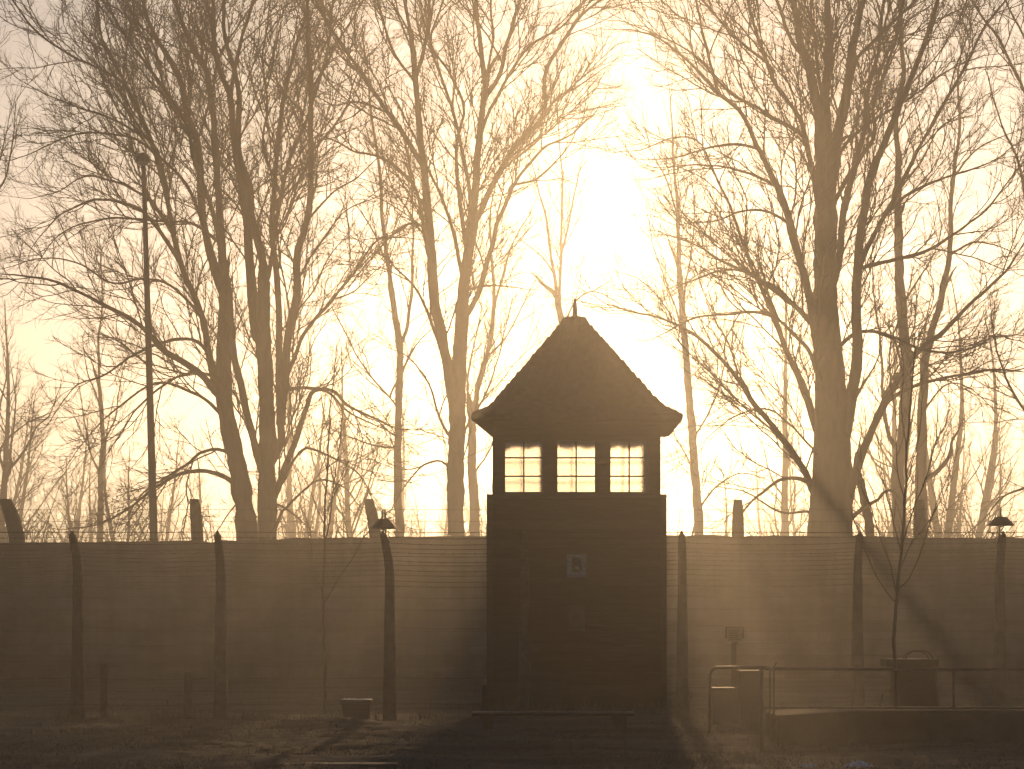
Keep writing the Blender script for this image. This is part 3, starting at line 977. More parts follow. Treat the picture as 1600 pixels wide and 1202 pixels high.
def traced_tree(name, limbs, Y, seed, label, group=None, bark=None, twig=None, sp=(.50, .26, .15), l1=(1.0, 3.0), den=1.0, spread=.42, fine=1.0, cat='tree'):
    R = np.random.default_rng(seed)
    k = F / Y
    known_px, known_y = [], []
    PP, RR = [], []
    for li, (w0, w1, pts) in enumerate(limbs):
        pts = [tuple(map(float, p)) for p in pts]
        if pts[-1][1] <= 26 and w1 > 1:                      # goes on above the picture
            d = np.array(pts[-1]) - np.array(pts[-2]); d /= np.linalg.norm(d)
            q = np.array(pts[-1]) + d * 130 + R.normal(0, 12, 2); pts.append(tuple(q))
            d = d + np.array([R.normal(0, .25), -.4]); d /= np.linalg.norm(d)
            pts.append(tuple(q + d * 120)); w1 = 1.0
        if known_px and pts[0][1] < 800:
            K = np.concatenate(known_px)
            p0 = np.array(pts[0]); d0 = np.array(pts[1]) - p0; d0 /= np.linalg.norm(d0)
            gap = np.linalg.norm(K - p0, axis=1).min()
            if gap < 60:                                     # start inside the parent, a little lower down
                aim = p0 - d0 * (gap + 4) + np.array([0, .5 * gap + 4])
                q = np.linalg.norm(K - aim, axis=1).argmin()
                pts.insert(0, tuple(K[q]))
        C = catmull(pts, 9)
        j = R.normal(0, 1, C.shape); j = (j + np.roll(j, 1, 0) + np.roll(j, 2, 0)) / 3
        C[1:-1] += j[1:-1] * 1.2
        s = np.r_[0, np.cumsum(np.linalg.norm(np.diff(C, axis=0), axis=1))]
        if known_px and li > 0:
            K = np.concatenate(known_px); KY = np.concatenate(known_y)
            dd = np.linalg.norm(K - C[0], axis=1); q = dd.argmin()
            y0 = KY[q] if dd[q] < 60 else Y
        else:
            y0 = Y
        slope = R.uniform(-spread, spread) if li > 0 else 0
        u = s / s[-1]
        Yv = y0 + (slope * s + R.normal(0, .08) * s[-1] * u ** 2) / k
        u40 = np.linspace(0, 1, M_PTS)
        cx_, cy_, yy = np.interp(u40, u, C[:, 0]), np.interp(u40, u, C[:, 1]), np.interp(u40, u, Yv)
        known_px.append(np.stack([cx_, cy_], -1)); known_y.append(yy)
        P = np.stack([(cx_ - 800) / F * yy, yy, CAMZ + (HOR - cy_) / F * yy], -1)
        ws = 1.0 if li == 0 or w0 >= 20 else (1.0 if w0 >= 10 else .88)
        wd = ws * (w0 + (w1 - w0) * u40) / 2 / k
        kn = R.normal(0, 1, M_PTS); kn = (kn + np.roll(kn, 1)) / 1.4
        PP.append(P); RR.append(np.maximum(wd * (1 + .05 * kn * (w0 < 40)), .006))
    PP, RR = np.array(PP), np.array(RR)
    # roots: run trunks that start at the wall line down into the ground
    foot = PP[0, 0]
    t = empty(name, (foot[0], foot[1], 0), label, cat, group)
    stems, sr = [], []
    for i in range(len(PP)):
        if limbs[i][2][0][1] >= 800:
            b = PP[i, 0]
            z = np.linspace(-.2, b[2], 12)
            d = PP[i, 3] - PP[i, 0]; d = d / max(d[2], .1)
            P = np.stack([b[0] + d[0] * .35 * (z - b[2]), b[1] + 0 * z, z], -1)
            stems.append(P); sr.append(RR[i, 0] * (1 + .35 * ((b[2] - z) / (b[2] + .2)) ** 3))
    grp = [(PP, RR, 10)]
    if stems: grp.append((np.array(stems), np.array(sr), 10))
    tubes_mesh('trunk', grp, bark or M_bark, t, smooth=True)
    # crown
    out = []
    o, tg, r, Ln, f_ = spawn(PP, RR, sp[0] / den, R, .1)
    big = r > .16
    keep = (o[:, 2] > 5.2) & ~(big & (R.random(len(o)) < .75))
    o, tg, r, Ln, f_ = o[keep], tg[keep], r[keep], Ln[keep], f_[keep]
    L = R.uniform(*l1, len(o)) * np.clip(1.25 - .75 * f_, .3, 1) * np.clip(Ln / 5, .35, 1.1)
    rr = np.minimum(r * .6, .007 + .006 * L)
    P1, R1 = grow(o, tg, L, rr, np.maximum(rr * .4, .0065), 14, 18, 46, .40, .10, R)
    out.append((P1, R1, 5))
    # leaders carry on past the traced tips
    o, tg = PP[:, -1], unit(PP[:, -1] - PP[:, -4])
    L = R.uniform(1.2, 2.2, len(o))
    P0, R0 = grow(o, tg, L, np.maximum(RR[:, -1], .007), np.full(len(o), .004), 14, 0, 12, .25, .12, R)
    out.append((P0, R0, 5))
    P1 = np.concatenate([P1, P0]); R1 = np.concatenate([R1, R0])
    o, tg, r, Ln, f_ = spawn(P1, R1, sp[1] / den, R, .15)
    L = Ln * R.uniform(.25, .62, len(o)) * (1.15 - .7 * f_) + .1
    rr = np.minimum(r * .75, .0075 + .005 * L) * fine
    P2, R2 = grow(o, tg, L, rr, np.maximum(rr * .5, .0055 * fine), 8, 22, 52, .25, .14, R)
    out.append((P2, R2, 4))
    o, tg, r, Ln, f_ = spawn(P2, R2, sp[2] / den, R, .2)
    L = Ln * R.uniform(.3, .65, len(o)) * (1.1 - .5 * f_) + .08
    rr = np.minimum(r * .9, .0068) * fine
    P3, R3 = grow(o, tg, L, rr, np.maximum(rr * .7, .0048 * fine), 4, 20, 52, .15, .2, R)
    out.append((P3, R3, 3))
    tubes_mesh('crown', out, twig or M_twig, t)
    return t


T1 = [
    (34, 20, [(386, 836), (380, 780), (374, 740), (360, 676), (350, 620), (350, 540), (352, 460)]),
    (30, 20, [(418, 836), (417, 740), (418, 660), (413, 572), (411, 500), (412, 440)]),
    (12, 2.5, [(342, 616), (324, 540), (316, 492), (288, 428), (272, 370), (254, 280), (232, 210), (200, 140), (160, 60), (152, 0)]),
    (16, 3, [(352, 470), (330, 400), (318, 340), (308, 224), (292, 180), (280, 120), (240, 52), (224, 0)]),
    (16, 3, [(352, 460), (346, 380), (340, 280), (334, 200), (326, 120), (300, 70), (280, 20)]),
    (9, 2, [(346, 390), (322, 300), (304, 250), (290, 190), (250, 130), (214, 80), (170, 10)]),
    (17, 4, [(400, 520), (394, 460), (388, 390), (384, 320), (366, 224), (360, 152), (340, 104), (332, 50), (333, 0)]),
    (13, 9, [(408, 730), (394, 680), (380, 620), (366, 560), (361, 500), (358, 450)]),
    (8, 2, [(360, 152), (368, 100), (380, 50), (392, 10)]),
    (14, 3, [(412, 440), (410, 400), (396, 350), (386, 280), (372, 230), (374, 160), (366, 110), (352, 60), (350, 10)]),
    (13, 3, [(440, 690), (438, 640), (436, 600), (436, 500), (432, 420), (424, 360), (432, 256), (440, 168), (460, 80), (480, 10)]),
    (15, 4, [(440, 640), (444, 612), (452, 520), (464, 460), (463, 400), (476, 360), (486, 280), (485, 200), (486, 132), (481, 60), (480, 0)]),
    (5, 1.5, [(487, 145), (505, 110), (532, 60), (560, 15)]),
    (8, 2, [(420, 430), (434, 330), (448, 260), (470, 210), (492, 150), (510, 80), (520, 10)]),
    (12, 2.5, [(436, 760), (444, 735), (472, 660), (482, 630), (488, 612), (520, 610), (540, 632), (580, 650), (612, 668)]),
    (9, 2, [(450, 585), (470, 530), (492, 500), (520, 468), (552, 428), (592, 376), (640, 372)]),
    (7, 1.6, [(448, 608), (480, 606), (510, 612), (540, 640), (575, 660), (610, 676)]),
    (6, 1.5, [(440, 756), (468, 706), (495, 703), (520, 716), (560, 740), (580, 776), (596, 800)]),
    (12, 2, [(338, 614), (308, 580), (256, 548), (230, 518), (192, 492), (160, 476), (132, 460), (90, 442), (40, 432), (0, 428)]),
    (8, 1.5, [(334, 570), (312, 536), (285, 530), (240, 540), (200, 560), (160, 588), (120, 602), (90, 640)]),
    (9, 1.5, [(362, 752), (340, 740), (304, 736), (256, 752), (225, 775), (200, 796), (152, 820), (100, 828)]),
    (7, 1.5, [(352, 660), (330, 630), (300, 614), (265, 600), (230, 604), (180, 640), (140, 680), (110, 720)]),
    (6, 1.4, [(344, 600), (318, 582), (288, 586), (250, 606), (215, 640), (180, 690), (150, 740)]),
    (7, 1.5, [(362, 712), (340, 702), (312, 708), (288, 728), (255, 748), (225, 770), (190, 815)]),
    (6, 1.3, [(364, 726), (384, 760), (372, 784), (352, 812), (335, 835)]),
    (9, 1.6, [(284, 412), (256, 372), (224, 332), (190, 318), (160, 312), (130, 318), (100, 332), (76, 352), (56, 378)]),
    (7, 1.4, [(276, 380), (240, 320), (200, 292), (165, 280), (132, 276), (90, 300), (50, 310)]),
    (8, 1.6, [(262, 300), (240, 226), (200, 200), (160, 180), (120, 166), (80, 150), (40, 130)]),
    (6, 1.4, [(236, 216), (200, 140), (160, 110), (120, 92), (80, 66), (52, 44), (24, 8)]),
    (7, 1.6, [(320, 350), (284, 280), (230, 230), (180, 210), (120, 210), (70, 230), (20, 250)]),
    (6, 1.4, [(318, 500), (270, 448), (225, 436), (176, 444), (120, 410), (60, 405), (5, 420)]),
    (6, 1.4, [(344, 380), (300, 350), (240, 345), (180, 340), (120, 352), (80, 380), (50, 430)]),
    (5, 1.3, [(464, 440), (500, 380), (540, 330), (580, 312), (610, 300)]),
    (5, 1.3, [(486, 340), (520, 300), (560, 276), (596, 240)]),
    (5, 1.3, [(486, 240), (520, 200), (545, 160), (560, 110), (600, 60)]),
    (5, 1.4, [(308, 224), (330, 150), (342, 90), (380, 30), (400, 0)]),
    (5, 1.4, [(434, 290), (410, 230), (418, 160), (410, 90), (420, 20)]),
    (5, 1.3, [(440, 800), (470, 770), (500, 750), (540, 764), (570, 800)]),
    (5, 1.3, [(436, 790), (460, 805), (485, 828)]),
]
T2 = [
    (27, 26, [(712, 838), (712, 780), (712, 720), (714, 660), (713, 612)]),
    (20, 8, [(708, 622), (700, 570), (690, 530), (680, 480), (676, 430), (670, 340), (660, 240), (652, 160), (648, 112)]),
    (8, 2.5, [(648, 112), (640, 52), (632, 0)]),
    (8, 2.5, [(650, 120), (662, 80), (670, 40), (670, 0)]),
    (24, 8, [(716, 622), (720, 540), (722, 500), (726, 440), (736, 360), (744, 280), (750, 200), (760, 128)]),
    (9, 2.5, [(758, 130), (750, 60), (744, 0)]),
    (9, 2.5, [(756, 160), (780, 118), (794, 60), (808, 15)]),
    (9, 2, [(656, 250), (632, 212), (600, 168), (575, 130), (548, 92), (520, 50), (500, 15)]),
    (8, 1.8, [(668, 390), (650, 300), (620, 262), (588, 244), (552, 236), (525, 222), (500, 210), (470, 190)]),
    (8, 2, [(732, 420), (718, 300), (712, 256), (718, 200), (724, 168), (700, 110), (676, 80), (660, 20)]),
    (7, 2, [(736, 320), (728, 270), (712, 190), (690, 120), (672, 68), (690, 10)]),
    (8, 1.8, [(724, 450), (710, 370), (688, 304), (668, 262), (640, 200), (600, 120)]),
    (10, 2, [(742, 470), (764, 400), (780, 340), (808, 280), (832, 250), (852, 228), (890, 212), (915, 190)]),
    (10, 2, [(746, 340), (770, 290), (796, 240), (826, 208), (846, 186), (853, 160), (854, 108), (876, 72), (905, 30), (925, 10)]),
    (6, 1.6, [(844, 190), (876, 148), (900, 138), (936, 112)]),
    (5, 1.5, [(800, 290), (840, 278), (880, 240), (900, 205)]),
    (6, 1.6, [(752, 200), (772, 160), (800, 110), (830, 70), (880, 40), (910, 5)]),
    (5, 1.4, [(740, 450), (775, 446), (820, 452)]),
    (7, 1.6, [(690, 545), (660, 470), (630, 430), (596, 400), (560, 395)]),
    (6, 1.4, [(714, 700), (690, 660), (670, 600), (640, 560), (610, 545)]),
    (5, 1.3, [(712, 740), (690, 720), (662, 728), (632, 760), (610, 800)]),
    (5, 1.3, [(716, 690), (740, 650), (765, 600), (785, 530), (800, 470)]),
    (5, 1.4, [(650, 130), (620, 90), (600, 40), (590, 0)]),
    (5, 1.4, [(762, 110), (770, 60), (768, 0)]),
    (5, 1.3, [(672, 360), (640, 350), (600, 380), (560, 430), (530, 470)]),
    (5, 1.3, [(606, 176), (560, 160), (520, 165), (480, 140)]),
]
T3 = [
    (14, 9, [(624, 838), (622, 740), (622, 660), (624, 540), (612, 460)]),
    (9, 2, [(612, 460), (604, 400), (598, 340), (590, 240), (580, 180), (575, 120), (566, 40)]),
    (7, 2, [(624, 545), (638, 500), (644, 420), (646, 340), (640, 260)]),
    (4, 1.2, [(622, 640), (590, 600), (560, 560), (530, 500), (505, 450)]),
    (4, 1.2, [(622, 700), (580, 695), (540, 680), (500, 660)]),
    (4, 1.2, [(618, 600), (650, 540), (690, 500)]),
    (4, 1.2, [(600, 400), (570, 340), (540, 300)]),
]
T4 = [
    (72, 36, [(1297, 838), (1298, 780), (1299, 740), (1300, 660), (1298, 600), (1294, 540), (1290, 470)]),
    (38, 34, [(1290, 560), (1291, 520), (1290, 460), (1290, 400), (1289, 330), (1292, 270)]),
    (20, 5, [(1284, 300), (1280, 200), (1268, 120), (1252, 72), (1245, 30), (1240, 0)]),
    (18, 5, [(1292, 280), (1292, 192), (1289, 140), (1297, 80), (1292, 0)]),
    (20, 6, [(1300, 280), (1312, 200), (1324, 140), (1332, 80), (1342, 30), (1348, 0)]),
    (10, 2.5, [(1280, 330), (1264, 240), (1248, 180), (1216, 140), (1198, 95), (1184, 60), (1168, 0)]),
    (9, 2, [(1276, 290), (1256, 216), (1222, 192), (1184, 168), (1148, 150), (1128, 132), (1092, 92), (1060, 70), (1040, 60), (980, 36)]),
    (17, 3, [(1280, 680), (1268, 644), (1248, 588), (1230, 550), (1220, 524), (1204, 472), (1190, 420)]),
    (15, 2.5, [(1282, 560), (1264, 464), (1248, 400), (1236, 352), (1216, 292), (1184, 232), (1160, 180), (1112, 136), (1080, 100), (1030, 60), (1000, 50)]),
    (10, 2, [(1284, 520), (1262, 500), (1240, 476), (1184, 436), (1150, 418), (1120, 404), (1090, 385), (1060, 372)]),
    (9, 2, [(1246, 586), (1200, 476), (1176, 420), (1158, 370), (1144, 332), (1120, 280), (1092, 224), (1050, 215), (1000, 235)]),
    (13, 2, [(1270, 770), (1258, 736), (1216, 676), (1176, 628), (1155, 595), (1136, 572), (1092, 528), (1040, 500), (990, 488), (950, 476)]),
    (9, 1.6, [(1272, 760), (1250, 748), (1216, 752), (1184, 776), (1164, 796), (1140, 830)]),
    (9, 2, [(1280, 590), (1264, 548), (1230, 512), (1200, 492), (1170, 488), (1140, 492), (1090, 496), (1040, 520)]),
    (8, 1.8, [(1282, 520), (1256, 492), (1216, 452), (1180, 434), (1150, 422), (1110, 428), (1060, 450)]),
    (16, 2.5, [(1322, 800), (1334, 748), (1344, 716), (1364, 668), (1384, 628), (1412, 580), (1440, 544), (1476, 516), (1520, 472), (1572, 424), (1600, 380)]),
    (8, 1.8, [(1334, 524), (1356, 518), (1384, 522), (1432, 544), (1480, 552), (1528, 540), (1545, 528), (1556, 522), (1580, 530)]),
    (20, 4, [(1318, 690), (1332, 612), (1340, 556), (1338, 492), (1340, 420), (1346, 360), (1360, 280), (1392, 200), (1420, 132), (1452, 48), (1464, 5)]),
    (9, 2, [(1346, 410), (1352, 392), (1384, 336), (1412, 280), (1440, 224), (1488, 140), (1515, 90), (1540, 40), (1568, 5)]),
    (9, 2, [(1300, 330), (1314, 296), (1344, 248), (1368, 208), (1364, 170), (1380, 120), (1400, 60), (1410, 10)]),
    (7, 2, [(1304, 270), (1316, 232), (1356, 192), (1400, 168), (1440, 140), (1480, 110), (1530, 90)]),
    (7, 1.6, [(1380, 340), (1410, 310), (1440, 292), (1480, 276), (1520, 264), (1555, 250), (1590, 224)]),
    (9, 1.8, [(1384, 632), (1410, 612), (1440, 600), (1508, 584), (1560, 578), (1610, 582)]),
    (15, 12, [(1360, 838), (1356, 806), (1348, 770), (1340, 740)]),
    (9, 2, [(1328, 812), (1348, 796), (1370, 780), (1390, 765), (1420, 800)]),
    (8, 2, [(1344, 420), (1380, 410), (1440, 396), (1470, 380), (1500, 360), (1540, 330), (1570, 290), (1596, 256)]),
    (13, 3, [(1296, 470), (1312, 400), (1318, 330), (1336, 260), (1350, 200), (1356, 140), (1372, 80), (1380, 10)]),
    (8, 2, [(1256, 90), (1230, 50), (1215, 5)]),
    (7, 2, [(1288, 170), (1276, 100), (1270, 40), (1268, 0)]),
    (8, 2, [(1328, 130), (1340, 90), (1380, 50), (1420, 10)]),
    (6, 1.6, [(1184, 232), (1150, 225), (1110, 230), (1060, 245), (1010, 250)]),
    (6, 1.6, [(1216, 292), (1180, 275), (1140, 262), (1090, 258), (1030, 262)]),
    (6, 1.6, [(1120, 136), (1100, 60), (1090, 10)]),
    (6, 1.5, [(1200, 100), (1150, 60), (1110, 15)]),
    (6, 1.5, [(1236, 352), (1200, 330), (1160, 330), (1120, 345), (1070, 350)]),
    (5, 1.4, [(1330, 640), (1350, 600), (1372, 560), (1376, 520)]),
    (5, 1.4, [(1268, 700), (1230, 660), (1200, 640), (1150, 650), (1100, 690)]),
    (5, 1.4, [(1266, 800), (1220, 800), (1170, 770), (1120, 760)]),
]
T5 = [
    (22, 14, [(1406, 838), (1403, 780), (1405, 720), (1412, 680), (1416, 560), (1408, 480), (1404, 360)]),
    (12, 2, [(1404, 360), (1402, 300), (1404, 248), (1400, 180), (1412, 110), (1406, 30), (1408, 0)]),
    (20, 10, [(1440, 838), (1439, 760), (1440, 700), (1444, 580), (1456, 520), (1472, 460)]),
    (10, 2, [(1472, 460), (1484, 400), (1486, 330), (1489, 280), (1500, 200), (1496, 120), (1510, 40)]),
    (8, 2, [(1404, 708), (1388, 680), (1380, 620), (1376, 540), (1366, 470), (1362, 400)]),
    (9, 7, [(1438, 752), (1452, 745), (1464, 738), (1478, 722), (1485, 708)]),
    (4, 1.2, [(1455, 710), (1468, 680), (1483, 645), (1482, 600)]),
    (5, 1.4, [(1484, 400), (1520, 380), (1560, 385), (1600, 400)]),
    (5, 1.4, [(1408, 480), (1440, 430), (1470, 380)]),
    (5, 1.4, [(1404, 300), (1440, 250), (1470, 200), (1520, 180)]),
    (5, 1.4, [(1488, 280), (1520, 240), (1550, 220), (1600, 200)]),
    (4, 1.2, [(1444, 640), (1480, 600), (1520, 610), (1560, 650)]),
]
T6 = [
    (15, 9, [(1092, 838), (1089, 780), (1086, 740), (1080, 660), (1074, 580), (1068, 500), (1062, 430)]),
    (9, 1.6, [(1062, 430), (1060, 360), (1056, 290), (1052, 240), (1050, 192), (1046, 140)]),
    (4, 1.2, [(1072, 560), (1060, 500), (1040, 440), (1020, 380), (1010, 320)]),
    (4, 1.2, [(1066, 470), (1080, 400), (1086, 330), (1080, 260)]),
    (4, 1.2, [(1058, 330), (1040, 280), (1020, 240), (1008, 200)]),
    (4, 1.2, [(1082, 690), (1110, 640), (1130, 580), (1136, 520)]),
    (4, 1.2, [(1086, 740), (1060, 690), (1046, 650)]),
    (4, 1.2, [(1090, 800), (1120, 760), (1160, 740), (1200, 750)]),
]
T7 = [
    (15, 10, [(890, 838), (888, 700), (884, 560), (880, 520), (872, 470)]),
    (7, 1.6, [(872, 470), (862, 400), (852, 340), (840, 290), (826, 240)]),
    (6, 1.6, [(874, 470), (876, 400), (878, 280), (874, 220), (870, 170)]),
    (5, 1.4, [(876, 400), (890, 340), (900, 290), (910, 250)]),
    (4, 1.2, [(880, 510), (900, 470), (925, 455), (960, 470), (1000, 500)]),
    (4, 1.2, [(866, 430), (846, 400), (820, 380)]),
]
T11 = [
    (17, 12, [(742, 838), (741, 780), (738, 700), (737, 660)]),
    (10, 2, [(737, 660), (748, 600), (764, 540), (772, 480), (770, 420), (766, 350), (774, 290)]),
    (7, 1.8, [(738, 680), (730, 620), (735, 560), (750, 500)]),
    (5, 1.4, [(772, 480), (790, 420), (806, 370), (830, 330)]),
    (4, 1.2, [(760, 560), (790, 530), (815, 480), (840, 430)]),
    (4, 1.2, [(740, 740), (770, 690), (780, 640)]),
]
T8 = [   # trunk stands right of the frame
    (34, 22, [(1690, 838), (1688, 700), (1684, 560), (1676, 430)]),
    (18, 4, [(1676, 430), (1660, 300), (1650, 180), (1640, 60), (1638, 0)]),
    (9, 1.8, [(1680, 500), (1640, 400), (1606, 320), (1590, 250), (1560, 180), (1540, 110)]),
    (8, 1.8, [(1660, 300), (1620, 200), (1590, 120), (1560, 60), (1530, 20)]),
    (8, 1.6, [(1688, 700), (1640, 660), (1600, 640), (1560, 560), (1548, 480)]),
    (7, 1.5, [(1690, 780), (1640, 752), (1600, 762), (1564, 780), (1540, 810), (1516, 830)]),
    (6, 1.4, [(1650, 200), (1610, 80), (1580, 20)]),
]
T9 = [   # trunk stands left of the frame
    (34, 20, [(-110, 838), (-108, 700), (-104, 560), (-96, 430)]),
    (16, 4, [(-96, 430), (-84, 300), (-70, 180), (-60, 60), (-50, 0)]),
    (8, 1.6, [(-100, 480), (-50, 380), (-20, 320), (8, 280), (20, 220), (24, 160)]),
    (7, 1.5, [(-90, 360), (-40, 300), (-5, 260), (12, 200)]),
    (7, 1.5, [(-104, 600), (-60, 560), (-20, 580), (20, 640)]),
]
T12 = [  # hazy tree at the left edge, low fork
    (13, 9, [(2, 838), (4, 790), (8, 755), (14, 735)]),
    (6, 1.4, [(14, 735), (40, 700), (60, 665), (76, 650), (92, 610)]),
    (6, 1.4, [(10, 745), (-6, 690), (-2, 640), (10, 590), (4, 540)]),
    (5, 1.3, [(8, 690), (30, 670), (54, 655), (90, 640)]),
    (5, 1.3, [(14, 735), (20, 680), (24, 620), (16, 570)]),
]
T10 = [
    (10, 6, [(156, 838), (157, 780), (158, 740), (160, 680), (156, 610)]),
    (6, 1.5, [(156, 610), (154, 540), (160, 470), (158, 400)]),
    (4, 1.2, [(158, 740), (140, 700), (130, 640), (122, 590)]),
    (4, 1.2, [(159, 700), (180, 650), (190, 590), (205, 540)]),
    (4, 1.2, [(157, 640), (140, 590), (130, 540)]),
]
traced_tree('bare_tree', T1, 78, 101, 'largest bare tree on the left, two trunks fanning into many upright stems', l1=(1.3, 4.4))
traced_tree('bare_tree', T2, 80, 102, 'bare tree just left of the tower, one trunk forking into two tall stems', l1=(1.3, 4.4))
traced_tree('bare_tree', T4, 74, 104, 'massive bare tree right of the tower with the thickest trunk and wide crown', l1=(1.3, 4.4))
traced_tree('bare_tree', T3, 96, 103, 'slim straight hazy tree between the two big trees on the left', bark=M_bark, l1=(1.2, 3.2), sp=(.5, .34, .3))
traced_tree('bare_tree', T5, 88, 105, 'twin-stemmed tree with a broken snag behind the right sapling', l1=(1, 3), sp=(.5, .34, .26))
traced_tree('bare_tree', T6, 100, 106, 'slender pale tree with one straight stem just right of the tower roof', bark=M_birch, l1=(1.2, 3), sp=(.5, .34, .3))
traced_tree('bare_tree', T7, 108, 107, 'slender forked tree rising behind the tower roof beside the sun', l1=(1.2, 3), sp=(.5, .36, .32))
traced_tree('bare_tree', T11, 104, 111, 'hazy tree close right of the forked tree, left of the tower wall', l1=(1.2, 3), sp=(.5, .36, .32))
traced_tree('bare_tree', T8, 80, 108, 'bare tree reaching branches in from beyond the right frame edge', l1=(1, 3), sp=(.42, .3, .22))
traced_tree('bare_tree', T9, 86, 109, 'bare tree reaching twigs in from beyond the left frame edge', l1=(1, 3), sp=(.45, .3, .24))
traced_tree('bare_tree', T12, 120, 112, 'very pale low-forked tree at the left frame edge', l1=(1.2, 3), sp=(.55, .4, .36))
traced_tree('bare_tree', T10, 118, 110, 'pale slender tree seen left of the leaning lamp post', l1=(1.2, 3), sp=(.55, .4, .36))

# saplings in front of the wall
SAP_R = [
    (8.5, 6.5, [(1399, 1160), (1400, 1100), (1398, 1030), (1397, 980), (1401, 940)]),
    (6.5, 2.2, [(1401, 942), (1405, 890), (1410, 850), (1413, 800), (1416, 740), (1419, 680), (1424, 620), (1428, 565), (1430, 520)]),
    (3.0, 1.2, [(1398, 940), (1376, 912), (1356, 870), (1342, 838), (1330, 800)]),
    (3.0, 1.2, [(1400, 925), (1390, 880), (1372, 830), (1352, 760), (1344, 700)]),
    (2.6, 1.1, [(1403, 920), (1420, 905), (1440, 860), (1455, 810), (1480, 750), (1498, 700)]),
    (2.6, 1.1, [(1408, 860), (1392, 800), (1376, 730), (1372, 680)]),
    (2.8, 1.1, [(1410, 850), (1430, 790), (1452, 730), (1464, 670), (1466, 610)]),
    (2.4, 1.0, [(1414, 790), (1402, 730), (1400, 660), (1392, 600)]),
    (2.4, 1.0, [(1415, 760), (1432, 700), (1440, 640), (1440, 580)]),
    (2.2, 1.0, [(1406, 890), (1424, 850), (1448, 820), (1490, 745)]),
    (2.2, 1.0, [(1418, 700), (1408, 640), (1412, 580), (1404, 530)]),
]
SAP_L = [
    (6.5, 5.0, [(508, 1116), (507, 1040), (506, 980), (505, 930), (507, 870)]),
    (4.6, 1.6, [(507, 870), (508, 800), (512, 720), (516, 640), (522, 590), (526, 540)]),
    (3.4, 1.3, [(507, 865), (516, 800), (524, 740), (532, 680), (536, 640)]),
    (2.4, 1.0, [(505, 945), (530, 905), (552, 870), (568, 838), (580, 800)]),
    (2.0, 1.0, [(505, 930), (490, 880), (484, 830), (470, 790)]),
    (2.0, 1.0, [(509, 830), (490, 780), (470, 740), (450, 720)]),
    (2.0, 1.0, [(510, 800), (530, 760), (550, 720), (572, 690)]),
    (2.0, 1.0, [(512, 740), (498, 690), (486, 650)]),
    (2.0, 1.0, [(520, 770), (540, 730), (556, 690), (560, 650)]),
    (1.8, 1.0, [(514, 680), (504, 640), (500, 600)]),
]


# saplings reuse the tree builder at a smaller scale
_spawn = spawn
def sap_builder(limbs, Y, seed, label):
    R = np.random.default_rng(seed)
    k = F / Y
    PP, RR = [], []
    for li, (w0, w1, pts) in enumerate(limbs):
        C = catmull([tuple(map(float, p)) for p in pts], 6)
        j = R.normal(0, 1, C.shape); j = (j + np.roll(j, 1, 0) + np.roll(j, 2, 0)) / 3
        C[1:-1] += j[1:-1] * .9
        s = np.r_[0, np.cumsum(np.linalg.norm(np.diff(C, axis=0), axis=1))]; u = s / s[-1]
        yy = Y + (R.uniform(-.5, .5) if li > 1 else 0) * s / k
        uu = np.linspace(0, 1, M_PTS)
        cx_, cy_, yv = np.interp(uu, u, C[:, 0]), np.interp(uu, u, C[:, 1]), np.interp(uu, u, yy)
        PP.append(np.stack([(cx_ - 800) / F * yv, yv, CAMZ + (HOR - cy_) / F * yv], -1))
        RR.append(.82 * (w0 + (w1 - w0) * uu) / 2 / k)
    PP, RR = np.array(PP), np.array(RR)
    PP[0, 0, 2] = float(gz(PP[0, 0, 0], Y)) - .05
    t = empty('young_tree', tuple(PP[0, 0]), label, 'tree', 'young trees in front of the wall')
    tubes_mesh('trunk', [(PP, RR, 8)], M_sap, t, smooth=True)
    o, tg, r, Ln, f_ = spawn(PP[1:], RR[1:], .17, R, .2)
    L = R.uniform(.2, .75, len(o)) * (1.1 - .6 * f_)
    rr = np.minimum(r * .6, .0045)
    P1, R1 = grow(o, tg, L, rr, np.full(len(o), .0022), 8, 20, 45, .35, .09, R)
    o, tg, r, Ln, f_ = spawn(P1, R1, .2, R, .3)
    L = R.uniform(.08, .25, len(o))
    P2, R2 = grow(o, tg, L, np.full(len(o), .0024), np.full(len(o), .0018), 4, 25, 55, .2, .15, R)
    tubes_mesh('crown', [(P1, R1, 4), (P2, R2, 3)], M_sap, t)


sap_builder(SAP_R, 29.9, 201, 'young tree with splayed shoots before the wall on the right')
sap_builder(SAP_L, 39.0, 202, 'thin two-stemmed young tree before the wall on the left')


